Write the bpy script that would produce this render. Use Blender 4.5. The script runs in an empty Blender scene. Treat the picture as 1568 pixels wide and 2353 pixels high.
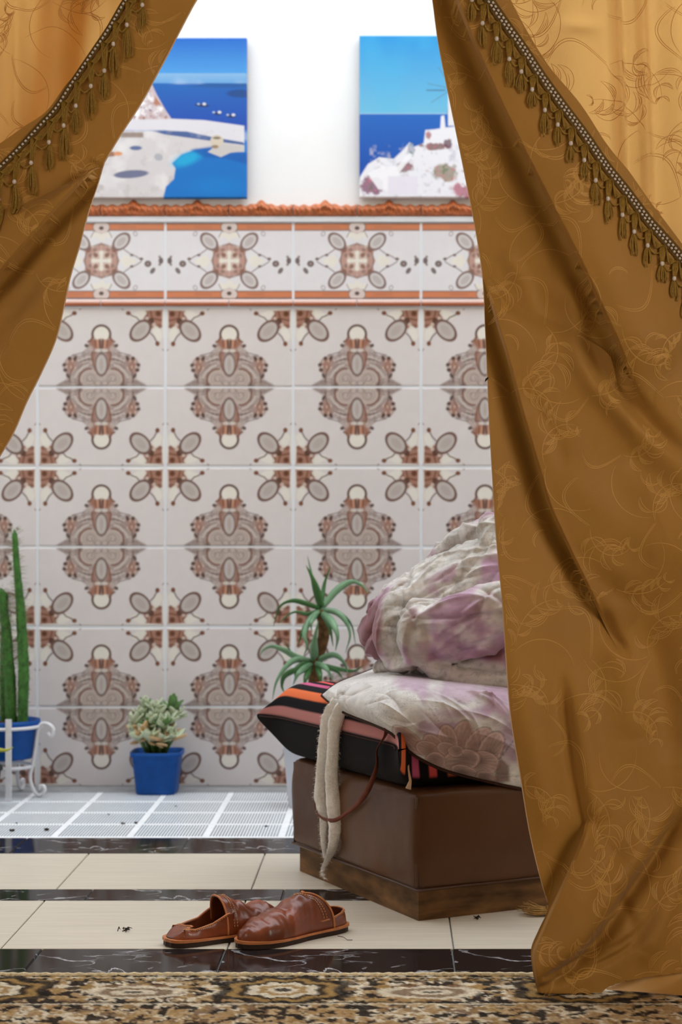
import bpy, math, random
import numpy as np
from mathutils import Vector, noise as mnoise

R = math.radians
rng = np.random.default_rng(7)
random.seed(7)
SC = bpy.context.scene
COL = SC.collection

# ------------------------------------------------------------------ camera, light, exposure
F_PX, PX, PY, CAM_H = 4124.0, 900.0, 1200.0, 0.827      # focal length and vanishing point in photo pixels
def P(x, y, d):
    """photo pixel + distance in front of the camera -> world point"""
    return ((x - PX) * d / F_PX, d, CAM_H + (PY - y) * d / F_PX)
def floor_d(y):
    return F_PX * CAM_H / (y - PY)

cam_d = bpy.data.cameras.new('camera')
cam = bpy.data.objects.new('camera', cam_d); COL.objects.link(cam)
cam.location = (0, 0, CAM_H); cam.rotation_euler = (R(90), 0, 0)
cam_d.sensor_fit = 'HORIZONTAL'; cam_d.sensor_width = 24.0
cam_d.lens = F_PX / 1568 * 24.0
cam_d.shift_x = (784 - PX) / 1568; cam_d.shift_y = (PY - 1176.5) / 1568
cam_d.clip_start = 0.05
cam_d.dof.use_dof = True; cam_d.dof.focus_distance = 3.45; cam_d.dof.aperture_fstop = 5.0
SC.camera = cam

w = bpy.data.worlds.new('sky'); SC.world = w; w.use_nodes = True
bg = w.node_tree.nodes['Background']
bg.inputs[0].default_value = (0.86, 0.93, 1.0, 1); bg.inputs[1].default_value = 3.6

SC.view_settings.view_transform = 'Standard'; SC.view_settings.look = 'None'
SC.view_settings.gamma = 1.0; SC.view_settings.exposure = 0.0
SC.view_settings.use_curve_mapping = False
SC.cycles.max_bounces = 8; SC.cycles.diffuse_bounces = 5; SC.cycles.transmission_bounces = 4

def area(name, loc, rot, sx, sy, power, color):
    l = bpy.data.lights.new(name, 'AREA'); l.shape = 'RECTANGLE'; l.size = sx; l.size_y = sy
    l.energy = power; l.color = color
    o = bpy.data.objects.new(name, l); COL.objects.link(o); o.location = loc; o.rotation_euler = rot
    return o
# added fill lights at two unseen openings of the room the curtains hang in
area('room_fill', (2.36, 1.15, 1.6), (R(90), 0, R(90)), 1.5, 1.3, 23, (1.0, 0.92, 0.80))
area('room_fill', (-2.36, 0.7, 1.6), (R(90), 0, R(-90)), 1.3, 1.3, 8, (1.0, 0.94, 0.84))

# ------------------------------------------------------------------ helpers
def lin(r, g, b, a=1.0):
    def f(c):
        c /= 255.0
        return c / 12.92 if c <= 0.04045 else ((c + 0.055) / 1.055) ** 2.4
    return (f(r), f(g), f(b), a)
def link(o, parent=None):
    COL.objects.link(o)
    if parent is not None: o.parent = parent
    return o
def empty(name, loc=(0, 0, 0), rz=0.0):
    o = bpy.data.objects.new(name, None); o.empty_display_size = 0.05
    o.location = loc; o.rotation_euler = (0, 0, rz); COL.objects.link(o); return o
def tag(o, label=None, cat=None, group=None, kind=None):
    if label: o['label'] = label
    if cat: o['category'] = cat
    if group: o['group'] = group
    if kind: o['kind'] = kind
    return o
def mesh(name, verts, faces, mats, parent=None, col=None, smooth=True, mi=None):
    me = bpy.data.meshes.new(name)
    verts = np.asarray(verts, dtype=np.float32)
    if isinstance(faces, np.ndarray):
        nf, k = faces.shape
        me.vertices.add(len(verts)); me.vertices.foreach_set('co', verts.ravel())
        me.loops.add(nf * k); me.loops.foreach_set('vertex_index', faces.astype(np.int32).ravel())
        me.polygons.add(nf)
        me.polygons.foreach_set('loop_start', np.arange(0, nf * k, k, dtype=np.int32))
        me.polygons.foreach_set('loop_total', np.full(nf, k, dtype=np.int32))
        me.update(calc_edges=True)
    else:
        me.from_pydata(verts.tolist(), [], faces); me.update()
    for m in (mats if isinstance(mats, (list, tuple)) else [mats]): me.materials.append(m)
    if mi is not None: me.polygons.foreach_set('material_index', np.asarray(mi, dtype=np.int32))
    me.polygons.foreach_set('use_smooth', np.full(len(me.polygons), smooth))
    if col is not None:
        a = me.color_attributes.new('Col', 'FLOAT_COLOR', 'POINT')
        c = np.asarray(col, dtype=np.float32)
        if c.shape[1] == 3: c = np.hstack([c, np.ones((len(c), 1), np.float32)])
        a.data.foreach_set('color', c.ravel())
    me.validate()
    o = bpy.data.objects.new(name, me)
    return link(o, parent)
def grid_faces(nr, nc, wrap=False):
    r = np.arange(nr - 1)[:, None]; c = np.arange(nc if wrap else nc - 1)[None, :]
    a = r * nc + c; b = r * nc + (c + 1) % nc
    return np.stack([a, b, b + nc, a + nc], -1).reshape(-1, 4)
def grid(name, Pts, mats, parent=None, col=None, wrap=False, smooth=True):
    nr, nc = Pts.shape[:2]
    return mesh(name, Pts.reshape(-1, 3), grid_faces(nr, nc, wrap), mats, parent,
                None if col is None else col.reshape(nr * nc, -1), smooth)
class MB:
    """collects simple shapes for one mesh"""
    def __init__(s): s.v = []; s.f = []; s.m = []
    def add(s, v, f, m=0):
        o = len(s.v); s.v += [tuple(map(float, p)) for p in v]; s.f += [tuple(int(i) + o for i in q) for q in f]; s.m += [m] * len(f); return s
    def box(s, c, d, rz=0.0, m=0):
        cx, cy, cz = c; hx, hy, hz = d[0] / 2, d[1] / 2, d[2] / 2
        ca, sa = math.cos(rz), math.sin(rz); v = []
        for z in (-hz, hz):
            for x, y in ((-hx, -hy), (hx, -hy), (hx, hy), (-hx, hy)):
                v.append((cx + x * ca - y * sa, cy + x * sa + y * ca, cz + z))
        return s.add(v, [(3, 2, 1, 0), (4, 5, 6, 7), (0, 1, 5, 4), (1, 2, 6, 5), (2, 3, 7, 6), (3, 0, 4, 7)], m)
    def tube(s, pts, rad, n=6, m=0, cap=True, flat=1.0):
        pts = [Vector(p) for p in pts]; k = len(pts)
        rad = [rad] * k if np.isscalar(rad) else list(rad)
        t0 = (pts[1] - pts[0]).normalized()
        up = Vector((0, 0, 1)) if abs(t0.z) < 0.9 else Vector((0, 1, 0))
        nx = t0.cross(up).normalized(); v = []
        for i, p in enumerate(pts):
            t = (pts[min(i + 1, k - 1)] - pts[max(i - 1, 0)])
            if t.length < 1e-9: t = t0
            t = t.normalized(); nx = (nx - t * nx.dot(t)).normalized(); ny = t.cross(nx)
            for j in range(n):
                a = 2 * math.pi * j / n
                v.append(p + (nx * math.cos(a) + ny * math.sin(a) * flat) * rad[i])
        f = [(i * n + j, i * n + (j + 1) % n, (i + 1) * n + (j + 1) % n, (i + 1) * n + j) for i in range(k - 1) for j in range(n)]
        if cap: f += [tuple(range(n - 1, -1, -1)), tuple(range((k - 1) * n, k * n))]
        return s.add(v, f, m)
    def lathe(s, prof, n=32, c=(0, 0, 0), m=0, power=2.0):
        v = []
        for r_, z in prof:
            for j in range(n):
                a = 2 * math.pi * j / n; ca, sa = math.cos(a), math.sin(a)
                q = (abs(ca) ** power + abs(sa) ** power) ** (-1.0 / power)
                v.append((c[0] + r_ * q * ca, c[1] + r_ * q * sa, c[2] + z))
        k = len(prof)
        return s.add(v, [(i * n + j, i * n + (j + 1) % n, (i + 1) * n + (j + 1) % n, (i + 1) * n + j) for i in range(k - 1) for j in range(n)], m)
    def build(s, name, mats, parent=None, smooth=True):
        return mesh(name, s.v, s.f, mats, parent, smooth=smooth, mi=s.m)
def spline(pts, n):
    """Catmull-Rom through the points, n samples"""
    p = np.asarray(pts, float); k = len(p)
    q = np.vstack([2 * p[0] - p[1], p, 2 * p[-1] - p[-2]])
    t = np.linspace(0, k - 1 - 1e-9, n); i = t.astype(int); f = (t - i)[:, None]
    a, b, c, d = q[i], q[i + 1], q[i + 2], q[i + 3]
    return 0.5 * (2 * b + (c - a) * f + (2 * a - 5 * b + 4 * c - d) * f ** 2 + (3 * b - a - 3 * c + d) * f ** 3)
def sstep(a, b, x):
    t = np.clip((x - a) / (b - a), 0, 1); return t * t * (3 - 2 * t)
def poly_dist(X, Y, pts):
    """signed distance (+ to the right of the walking direction when walking down the picture) and the pixel y of the nearest point"""
    best = np.full(X.shape, 1e9); sg = np.zeros(X.shape); yy = np.zeros(X.shape)
    pts = np.asarray(pts, float)
    for (x0, y0), (x1, y1) in zip(pts[:-1], pts[1:]):
        dx, dy = x1 - x0, y1 - y0; L2 = dx * dx + dy * dy + 1e-12
        t = np.clip(((X - x0) * dx + (Y - y0) * dy) / L2, 0, 1)
        ex, ey = X - x0 - t * dx, Y - y0 - t * dy; d = np.hypot(ex, ey)
        m = d < best
        best = np.where(m, d, best); sg = np.where(m, np.where(dy * ex - dx * ey >= 0, 1, -1), sg); yy = np.where(m, y0 + t * dy, yy)
    return best * sg, yy
def vnoise(pts, scale=1.0, oct_=3, seed=0.0, ridged=False):
    """numpy value/gradient-like noise: sums of rotated sines are too regular, so use a hashed lattice"""
    p = np.asarray(pts, float) * scale + seed * 17.31
    out = np.zeros(len(p)); amp = 1.0; tot = 0.0
    for o in range(oct_):
        q = p * (2.03 ** o) + o * 11.7
        i = np.floor(q).astype(np.int64); f = q - i; f = f * f * f * (f * (f * 6 - 15) + 10)
        val = np.zeros(len(p))
        for dx in (0, 1):
            for dy in (0, 1):
                for dz in (0, 1):
                    h = (i[:, 0] + dx) * 374761393 + (i[:, 1] + dy) * 668265263 + (i[:, 2] + dz) * 1274126177
                    h = (h ^ (h >> 13)) * 1274126177; h = (h ^ (h >> 16)) & 0xffff
                    g = h / 32767.5 - 1.0
                    wgt = (f[:, 0] if dx else 1 - f[:, 0]) * (f[:, 1] if dy else 1 - f[:, 1]) * (f[:, 2] if dz else 1 - f[:, 2])
                    val += g * wgt
        if ridged: val = 1 - 2 * np.abs(val)
        out += val * amp; tot += amp; amp *= 0.5
    return out / tot

# ------------------------------------------------------------------ materials
def mat(name, color=(0.8, 0.8, 0.8, 1), rough=0.6, spec=0.5, attr=False, noise=None, bump=None, sheen=0.0, metal=0.0, trans=0.0, coat=0.0, ior=None):
    """noise=(scale, amount, stretch) varies the colour; bump=(scale, strength, stretch) adds fine relief; trans mixes in translucency"""
    m = bpy.data.materials.new(name); m.use_nodes = True
    nt = m.node_tree; N = nt.nodes; L = nt.links; b = N['Principled BSDF']
    b.inputs['Roughness'].default_value = rough; b.inputs['Specular IOR Level'].default_value = spec
    b.inputs['Metallic'].default_value = metal; b.inputs['Sheen Weight'].default_value = sheen
    b.inputs['Coat Weight'].default_value = coat; b.inputs['Coat Roughness'].default_value = 0.12
    if ior: b.inputs['IOR'].default_value = ior
    tc = N.new('ShaderNodeTexCoord')
    if attr:
        a = N.new('ShaderNodeAttribute'); a.attribute_name = 'Col'; src = a.outputs['Color']
    else:
        c = N.new('ShaderNodeRGB'); c.outputs[0].default_value = color; src = c.outputs[0]
    def tex(scale, stretch, detail=4.0):
        mp = N.new('ShaderNodeMapping'); mp.inputs['Scale'].default_value = stretch
        L.new(tc.outputs['Object'], mp.inputs['Vector'])
        t = N.new('ShaderNodeTexNoise'); t.inputs['Scale'].default_value = scale; t.inputs['Detail'].default_value = detail
        L.new(mp.outputs[0], t.inputs['Vector']); return t.outputs['Fac']
    if noise:
        fac = tex(noise[0], noise[2] if len(noise) > 2 else (1, 1, 1))
        mr = N.new('ShaderNodeMapRange'); mr.inputs[1].default_value = 0.3; mr.inputs[2].default_value = 0.7
        mr.inputs[3].default_value = 1 - noise[1]; mr.inputs[4].default_value = 1 + noise[1]; L.new(fac, mr.inputs[0])
        mx = N.new('ShaderNodeVectorMath'); mx.operation = 'SCALE'
        L.new(src, mx.inputs[0]); L.new(mr.outputs[0], mx.inputs['Scale']); src = mx.outputs[0]
    L.new(src, b.inputs['Base Color'])
    if bump:
        fac = tex(bump[0], bump[2] if len(bump) > 2 else (1, 1, 1), 3.0)
        bp = N.new('ShaderNodeBump'); bp.inputs['Strength'].default_value = bump[1]; bp.inputs['Distance'].default_value = 0.002
        L.new(fac, bp.inputs['Height']); L.new(bp.outputs[0], b.inputs['Normal'])
    if trans:
        t = N.new('ShaderNodeBsdfTranslucent'); L.new(src, t.inputs['Color'])
        mix = N.new('ShaderNodeMixShader'); mix.inputs[0].default_value = trans
        L.new(b.outputs[0], mix.inputs[1]); L.new(t.outputs[0], mix.inputs[2])
        L.new(mix.outputs[0], N['Material Output'].inputs['Surface'])
    return m
M = {}
M['plaster'] = mat('white_plaster', lin(240, 241, 243), 0.9, 0.2, noise=(3, 0.03), bump=(60, 0.25))
M['room_wall'] = mat('room_plaster', lin(214, 200, 178), 0.9, 0.2, noise=(4, 0.05))
M['grout'] = mat('pale_grout', lin(226, 229, 236), 0.85, 0.2)
M['tile'] = mat('printed_glaze', attr=True, rough=0.28, spec=0.5, noise=(25, 0.02))
M['clay'] = mat('terracotta_glaze', lin(186, 104, 58), 0.35, 0.5, noise=(90, 0.35), bump=(150, 0.5))
M['pencil'] = mat('pencil_glaze', attr=True, rough=0.35)
M['beige'] = mat('beige_wood_look_tile', lin(214, 203, 184), 0.32, 0.4, noise=(9, 0.09, (0.5, 9, 1)))
M['concrete'] = mat('grey_screed', lin(150, 150, 150), 0.85, 0.2, noise=(20, 0.15))
M['paver'] = mat('ribbed_glass_paver', lin(168, 178, 186), 0.2, 0.5, noise=(14, 0.07), coat=0.3)
M['white_joint'] = mat('white_paver_joint', lin(240, 242, 244), 0.7, 0.3, noise=(30, 0.06))
def marble():
    m = mat('black_marble', lin(34, 29, 28), 0.09, 0.5, ior=1.2)
    nt = m.node_tree; N = nt.nodes; L = nt.links; b = N['Principled BSDF']
    tc = N.new('ShaderNodeTexCoord'); mp = N.new('ShaderNodeMapping'); mp.inputs['Scale'].default_value = (1, 1.6, 1)
    L.new(tc.outputs['Object'], mp.inputs[0])
    n1 = N.new('ShaderNodeTexNoise'); n1.inputs['Scale'].default_value = 5.0; n1.inputs['Detail'].default_value = 6; n1.inputs['Distortion'].default_value = 1.2
    L.new(mp.outputs[0], n1.inputs['Vector'])
    s = N.new('ShaderNodeMath'); s.operation = 'SUBTRACT'; s.inputs[1].default_value = 0.5; L.new(n1.outputs['Fac'], s.inputs[0])
    a = N.new('ShaderNodeMath'); a.operation = 'ABSOLUTE'; L.new(s.outputs[0], a.inputs[0])
    r1 = N.new('ShaderNodeMapRange'); r1.inputs[1].default_value = 0.0; r1.inputs[2].default_value = 0.016; r1.inputs[3].default_value = 1; r1.inputs[4].default_value = 0
    L.new(a.outputs[0], r1.inputs[0])
    n2 = N.new('ShaderNodeTexNoise'); n2.inputs['Scale'].default_value = 9.0; n2.inputs['Detail'].default_value = 3; L.new(mp.outputs[0], n2.inputs['Vector'])
    r2 = N.new('ShaderNodeMapRange'); r2.inputs[1].default_value = 0.44; r2.inputs[2].default_value = 0.60; L.new(n2.outputs['Fac'], r2.inputs[0])
    mu = N.new('ShaderNodeMath'); mu.operation = 'MULTIPLY'; L.new(r1.outputs[0], mu.inputs[0]); L.new(r2.outputs[0], mu.inputs[1])
    mx = N.new('ShaderNodeMixRGB'); mx.inputs[1].default_value = lin(36, 30, 29); mx.inputs[2].default_value = lin(190, 188, 192)
    L.new(mu.outputs[0], mx.inputs[0]); L.new(mx.outputs[0], b.inputs['Base Color'])
    return m
M['marble'] = marble()
M['cloth'] = mat('gold_brocade', lin(160, 112, 42), 0.6, 0.3, sheen=0.1, noise=(6, 0.07), bump=(900, 0.25), trans=0.06)
M['cloth_back'] = mat('gold_brocade_backlit', lin(222, 172, 100), 0.7, 0.3, noise=(5, 0.06), bump=(900, 0.25), trans=0.6)  # same brocade, paler base colour paints in the light coming through
M['thread'] = mat('gold_thread', lin(192, 142, 66), 0.5, 0.4)
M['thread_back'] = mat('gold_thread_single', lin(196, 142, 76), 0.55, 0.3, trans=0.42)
M['fringe'] = mat('olive_gold_cord', lin(138, 104, 38), 0.65, 0.25, noise=(300, 0.25))
M['braid'] = mat('olive_braid', lin(96, 70, 26), 0.75, 0.2, noise=(500, 0.4), bump=(700, 0.6))
M['bead'] = mat('pearl_bead', lin(206, 192, 182), 0.3, 0.6)
M['hem'] = mat('backlit_rim_and_tag', lin(228, 200, 168), 0.8, 0.2, trans=0.4)  # pale colour paints the backlit curtain rim; also the cushion's tag
M['rug'] = mat('rug_pile', attr=True, rough=0.95, spec=0.1, noise=(120, 0.22), bump=(260, 0.9))
M['rug_edge'] = mat('rug_binding', lin(206, 186, 150), 0.95, 0.1, noise=(150, 0.25), bump=(250, 0.8))
M['canvas'] = mat('printed_canvas', attr=True, rough=0.45, spec=0.4)
M['vinyl'] = mat('brown_leatherette', lin(88, 58, 37), 0.36, 0.5, ior=1.3, noise=(5, 0.22), bump=(220, 0.12))
M['vinyl_seam'] = mat('brown_piping', lin(78, 48, 30), 0.4, 0.5)
M['oldwood'] = mat('worn_stained_wood', lin(104, 74, 44), 0.65, 0.2, noise=(22, 0.6, (0.5, 0.5, 1.8)), bump=(60, 0.4, (0.3, 0.3, 3)))
M['stripe'] = mat('striped_cotton', attr=True, rough=0.85, spec=0.15, bump=(700, 0.25))
M['quilt'] = mat('floral_satin', attr=True, rough=0.5, spec=0.4, sheen=0.2, noise=(38, 0.16, (1, 1, 1.6)), bump=(55, 0.35))
M['piping'] = mat('brown_cord_piping', lin(58, 32, 20), 0.7, 0.2)
M['wool'] = mat('cream_wool', lin(242, 237, 230), 0.95, 0.1, noise=(160, 0.10), bump=(240, 1.0))
M['ribbon'] = mat('rust_ribbon', lin(104, 46, 24), 0.6, 0.3, noise=(60, 0.2))
M['leather'] = mat('tan_slipper_leather', lin(122, 58, 29), 0.28, 0.5, noise=(22, 0.38), bump=(45, 0.35))
M['leather_edge'] = mat('tan_edge_binding', lin(190, 118, 70), 0.5, 0.4, noise=(60, 0.15))
M['sole'] = mat('dark_sole', lin(50, 32, 22), 0.6, 0.3, noise=(40, 0.25))
M['lining'] = mat('grey_lining', lin(92, 78, 66), 0.85, 0.2, noise=(25, 0.5))
M['stitch'] = mat('pale_stitching', lin(206, 160, 112), 0.7, 0.2)
M['blue_pot'] = mat('blue_plastic', lin(14, 78, 156), 0.45, 0.5, ior=1.3, noise=(40, 0.12))
M['white_metal'] = mat('white_painted_iron', lin(226, 226, 230), 0.5, 0.4, noise=(40, 0.05))
M['white_pot'] = mat('white_plastic_pot', lin(214, 212, 218), 0.5, 0.4)
M['black_pot'] = mat('black_plastic', lin(30, 32, 36), 0.5, 0.4)
M['soil'] = mat('potting_soil', lin(70, 44, 28), 0.95, 0.1, noise=(80, 0.5), bump=(100, 1.0))
M['cactus'] = mat('cactus_skin', lin(62, 112, 46), 0.55, 0.35, noise=(60, 0.4), bump=(120, 0.6))
M['spine'] = mat('pale_spines', lin(120, 128, 84), 0.7, 0.2)
M['aloe'] = mat('aloe_skin', lin(108, 146, 110), 0.4, 0.45, noise=(18, 0.25))
M['aloe_dark'] = mat('aloe_skin_deep', lin(56, 102, 48), 0.4, 0.45, noise=(18, 0.25))
M['aloe_stem'] = mat('aloe_dry_stem', lin(96, 70, 44), 0.9, 0.1, noise=(60, 0.4))
M['jade'] = mat('succulent_leaf_pale', lin(192, 202, 172), 0.45, 0.4, noise=(40, 0.2))
M['jade_green'] = mat('succulent_leaf_green', lin(92, 130, 72), 0.45, 0.4, noise=(40, 0.25))
M['jade_tan'] = mat('succulent_leaf_tan', lin(206, 172, 128), 0.55, 0.3)
M['straw'] = mat('dry_straw', lin(172, 134, 78), 0.85, 0.2, noise=(90, 0.25))
M['debris'] = mat('dark_debris', lin(48, 38, 32), 0.9, 0.1)
M['yellow_leaf'] = mat('yellowing_leaf', lin(176, 176, 70), 0.5, 0.3)
M['rod'] = mat('brass_rod', lin(160, 120, 60), 0.35, 0.5, metal=0.8)

# ------------------------------------------------------------------ painter for flat prints (colour per grid point, in print units)
class Paint:
    def __init__(s, x0, x1, y0, y1, nx, ny, base, mirror=False):
        x = np.linspace(x0, x1, nx); y = np.linspace(y0, y1, ny)
        s.X, s.Y = np.meshgrid(x, y); s.soft = max((x1 - x0) / nx, 0.4) * 1.3
        if mirror: s.X = np.abs(s.X)
        s.C = np.empty(s.X.shape + (3,)); s.C[:] = base[:3]
    def put(s, m, c, a=1.0):
        m = (np.clip(m, 0, 1) * a)[..., None]; s.C = s.C * (1 - m) + np.array(c[:3]) * m; return s
    def sdf(s, d, c, a=1.0, stroke=None, soft=None):
        k = soft or s.soft
        return s.put(0.5 - (d if stroke is None else np.abs(d) - stroke / 2) / k, c, a)
    def ell(s, cx, cy, rx, ry=None, ang=0.0, c=(0, 0, 0), a=1.0, stroke=None, soft=None):
        ry = rx if ry is None else ry
        dx, dy = s.X - cx, s.Y - cy; ca, sa = math.cos(R(ang)), math.sin(R(ang))
        u, v = dx * ca + dy * sa, -dx * sa + dy * ca
        d = (np.sqrt((u / rx) ** 2 + (v / ry) ** 2) - 1) * min(rx, ry)
        return s.sdf(d, c, a, stroke, soft)
    def arc(s, cx, cy, r, a0, a1, wd, c, a=1.0):
        t = np.radians(np.linspace(a0, a1, 18))
        return s.line(np.stack([cx + r * np.cos(t), cy + r * np.sin(t)], 1), wd, c, a)
    def line(s, pts, wd, c, a=1.0, soft=None):
        d, _ = poly_dist(s.X, s.Y, pts); return s.sdf(np.abs(d) - wd / 2, c, a, None, soft)
    def poly(s, pts, c, a=1.0, soft=None):
        pts = np.asarray(pts, float); ins = np.zeros(s.X.shape, bool)
        q = np.roll(pts, -1, 0)
        for (x0, y0), (x1, y1) in zip(pts, q):
            if y0 == y1: continue
            ins ^= ((y0 > s.Y) != (y1 > s.Y)) & (s.X < (x1 - x0) * (s.Y - y0) / (y1 - y0) + x0)
        d, _ = poly_dist(s.X, s.Y, np.vstack([pts, pts[:1]]))
        return s.sdf(np.where(ins, -np.abs(d), np.abs(d)), c, a, None, soft)
    def rect(s, x0, x1, y0, y1, c, a=1.0, soft=None):
        d = np.maximum(np.maximum(x0 - s.X, s.X - x1), np.maximum(y0 - s.Y, s.Y - y1)); return s.sdf(d, c, a, None, soft)
    def noise(s, scale, seed, oct_=3):
        p = np.stack([s.X.ravel(), s.Y.ravel(), np.zeros(s.X.size)], 1)
        return vnoise(p, scale, oct_, seed).reshape(s.X.shape)

# ------------------------------------------------------------------ the setting
WALL_D = 5.611
PXM = F_PX / WALL_D                                    # photo pixels per metre on the back wall (735)
def slab(name, x0, x1, y0, y1, z0, z1, m, parent=None, structure=True):
    b = MB(); b.box(((x0 + x1) / 2, (y0 + y1) / 2, (z0 + z1) / 2), (x1 - x0, y1 - y0, z1 - z0))
    o = b.build(name, m, parent, smooth=False)
    if structure: tag(o, kind='structure')
    return o
XL, XR = -2.45, 2.45
# courtyard shell: white walls, open to the sky
wall_back = slab('wall_back', XL - 0.2, XR + 0.2, WALL_D + 0.006, WALL_D + 0.2, -0.05, 3.6, M['plaster'])
slab('wall_left', XL - 0.2, XL, 3.45, WALL_D + 0.006, -0.05, 3.6, M['plaster'])
slab('wall_right', XR, XR + 0.2, 3.45, WALL_D + 0.006, -0.05, 3.6, M['plaster'])
# doorway wall: the curtains hang on its room side
def doorway():
    b = MB()
    b.box(((-2.65 - 1.02) / 2, 3.42, 1.8), (1.63, 0.1, 3.7)); b.box(((2.65 + 1.0) / 2, 3.42, 1.8), (1.65, 0.1, 3.7))
    b.box((-0.01, 3.42, 3.02), (2.02, 0.1, 1.26))
    return tag(b.build('wall_doorway', M['room_wall'], smooth=False), kind='structure')
doorway()
def opening_wall(name, x0, x1, yc, wy, y0=-2.0, y1=3.37):
    """room side wall with an unseen window opening, added for fill light, 0.95 to 2.25 m high"""
    b = MB()
    for ya, yb, za, zb in ((y0, yc - wy / 2, -0.05, 2.8), (yc + wy / 2, y1, -0.05, 2.8), (yc - wy / 2, yc + wy / 2, -0.05, 0.95), (yc - wy / 2, yc + wy / 2, 2.25, 2.8)):
        b.box(((x0 + x1) / 2, (ya + yb) / 2, (za + zb) / 2), (x1 - x0, yb - ya, zb - za))
    return tag(b.build(name, M['room_wall'], smooth=False), kind='structure')
opening_wall('wall_room_left', -2.5, -2.4, 0.7, 1.3)
opening_wall('wall_room_right', 2.4, 2.5, 1.15, 1.5)
slab('wall_room_rear', -2.5, 2.5, -2.1, -2.0, -0.05, 2.8, M['room_wall'])
slab('ceiling', -2.5, 2.5, -2.1, 3.37, 2.8, 2.9, M['room_wall'])

floor = slab('floor', -2.65, 2.65, -2.1, 5.9, -0.08, -0.006, M['concrete'])
slab('floor_room', -2.4, 2.4, -2.0, 3.2, -0.006, 0.0, M['beige'], floor, False)

def bevel_tile(name, w, d, h, m, bev=0.0015):
    """one floor tile, its top at z = 0, centred"""
    v = []; hw, hd = w / 2, d / 2
    for z, i in ((-h, 0), (-bev, 0), (0, bev)):
        v += [(-hw + i, -hd + i, z), (hw - i, -hd + i, z), (hw - i, hd - i, z), (-hw + i, hd - i, z)]
    f = []
    for k in (0, 4):
        f += [(k + j, k + (j + 1) % 4, k + 4 + (j + 1) % 4, k + 4 + j) for j in range(4)]
    f.append((8, 9, 10, 11))
    o = mesh(name, v, f, m, smooth=False); COL.objects.unlink(o); return o.data
def tiles(name, joints, y0, y1, m, gap=0.003):
    cache = {}
    for xa, xb in zip(joints[:-1], joints[1:]):
        wd = round(xb - xa - gap, 4); key = wd
        if key not in cache: cache[key] = bevel_tile(name, wd, y1 - y0 - gap, 0.0055, m)
        o = bpy.data.objects.new(name, cache[key]); link(o, floor)
        o.location = ((xa + xb) / 2, (y0 + y1) / 2, 0)
def run(x, step, lo=-2.45, hi=2.45):
    a = [x]
    while a[0] - step > lo: a.insert(0, a[0] - step)
    while a[-1] + step < hi: a.append(a[-1] + step)
    return [lo] + [q for q in a if q - lo > 0.02 and hi - q > 0.02] + [hi]
tiles('marble_tile', [-2.45] + [-0.677 - 0.44 * k for k in range(4, 0, -1)] + [-0.677, -0.322, 0.117] + [0.117 + 0.44 * k for k in range(1, 6)] + [2.45], 3.20, 3.481, M['marble'])
tiles('beige_tile', run(0.121, 0.44), 3.481, 3.925, M['beige'])
tiles('marble_tile', run(-0.241, 0.432), 3.925, 4.046, M['marble'])
tiles('beige_tile', run(0.124, 0.44), 4.046, 4.482, M['beige'])
tiles('marble_tile', run(-0.531, 0.424), 4.482, 4.705, M['marble'])
slab('paver_bed', -2.45, 2.45, 4.706, 5.497, -0.006, -0.0012, M['white_joint'], floor, False)
slab('wall_strip', -2.45, 2.45, 5.498, WALL_D + 0.006, -0.006, -0.001, M['concrete'], floor, False)
def paver_mesh():
    w_, n = 0.184, 23; xs = []; zs = []
    for k in range(n):
        x0 = -w_ / 2 + w_ * k / n; p = w_ / n
        for t, z in ((0.0, -0.0022), (0.28, 0.0), (0.6, 0.0), (0.86, -0.0022)): xs.append(x0 + t * p); zs.append(z)
    xs.append(w_ / 2); zs.append(-0.0022)
    v = [(x, y, z) for y in (-0.0865, 0.0865) for x, z in zip(xs, zs)]; k = len(xs)
    f = [(i, i + 1, k + i + 1, k + i) for i in range(k - 1)]
    b = [(xs[0], -0.0865, -0.005), (xs[-1], -0.0865, -0.005)]
    v += b; f.append(tuple([2 * k, 2 * k + 1] + list(range(k - 1, -1, -1))))
    o = mesh('glass_paver', v, f, M['paver'], smooth=False); COL.objects.unlink(o); return o.data
pv = paver_mesh()
for j in range(4):
    for i in range(-10, 14):
        x = -0.49 + 0.2 * i + 0.1
        if abs(x) > 2.36: continue
        o = bpy.data.objects.new('glass_paver', pv); link(o, floor); o.location = (x, 4.718 + 0.199 * j + 0.0995, 0)

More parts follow.
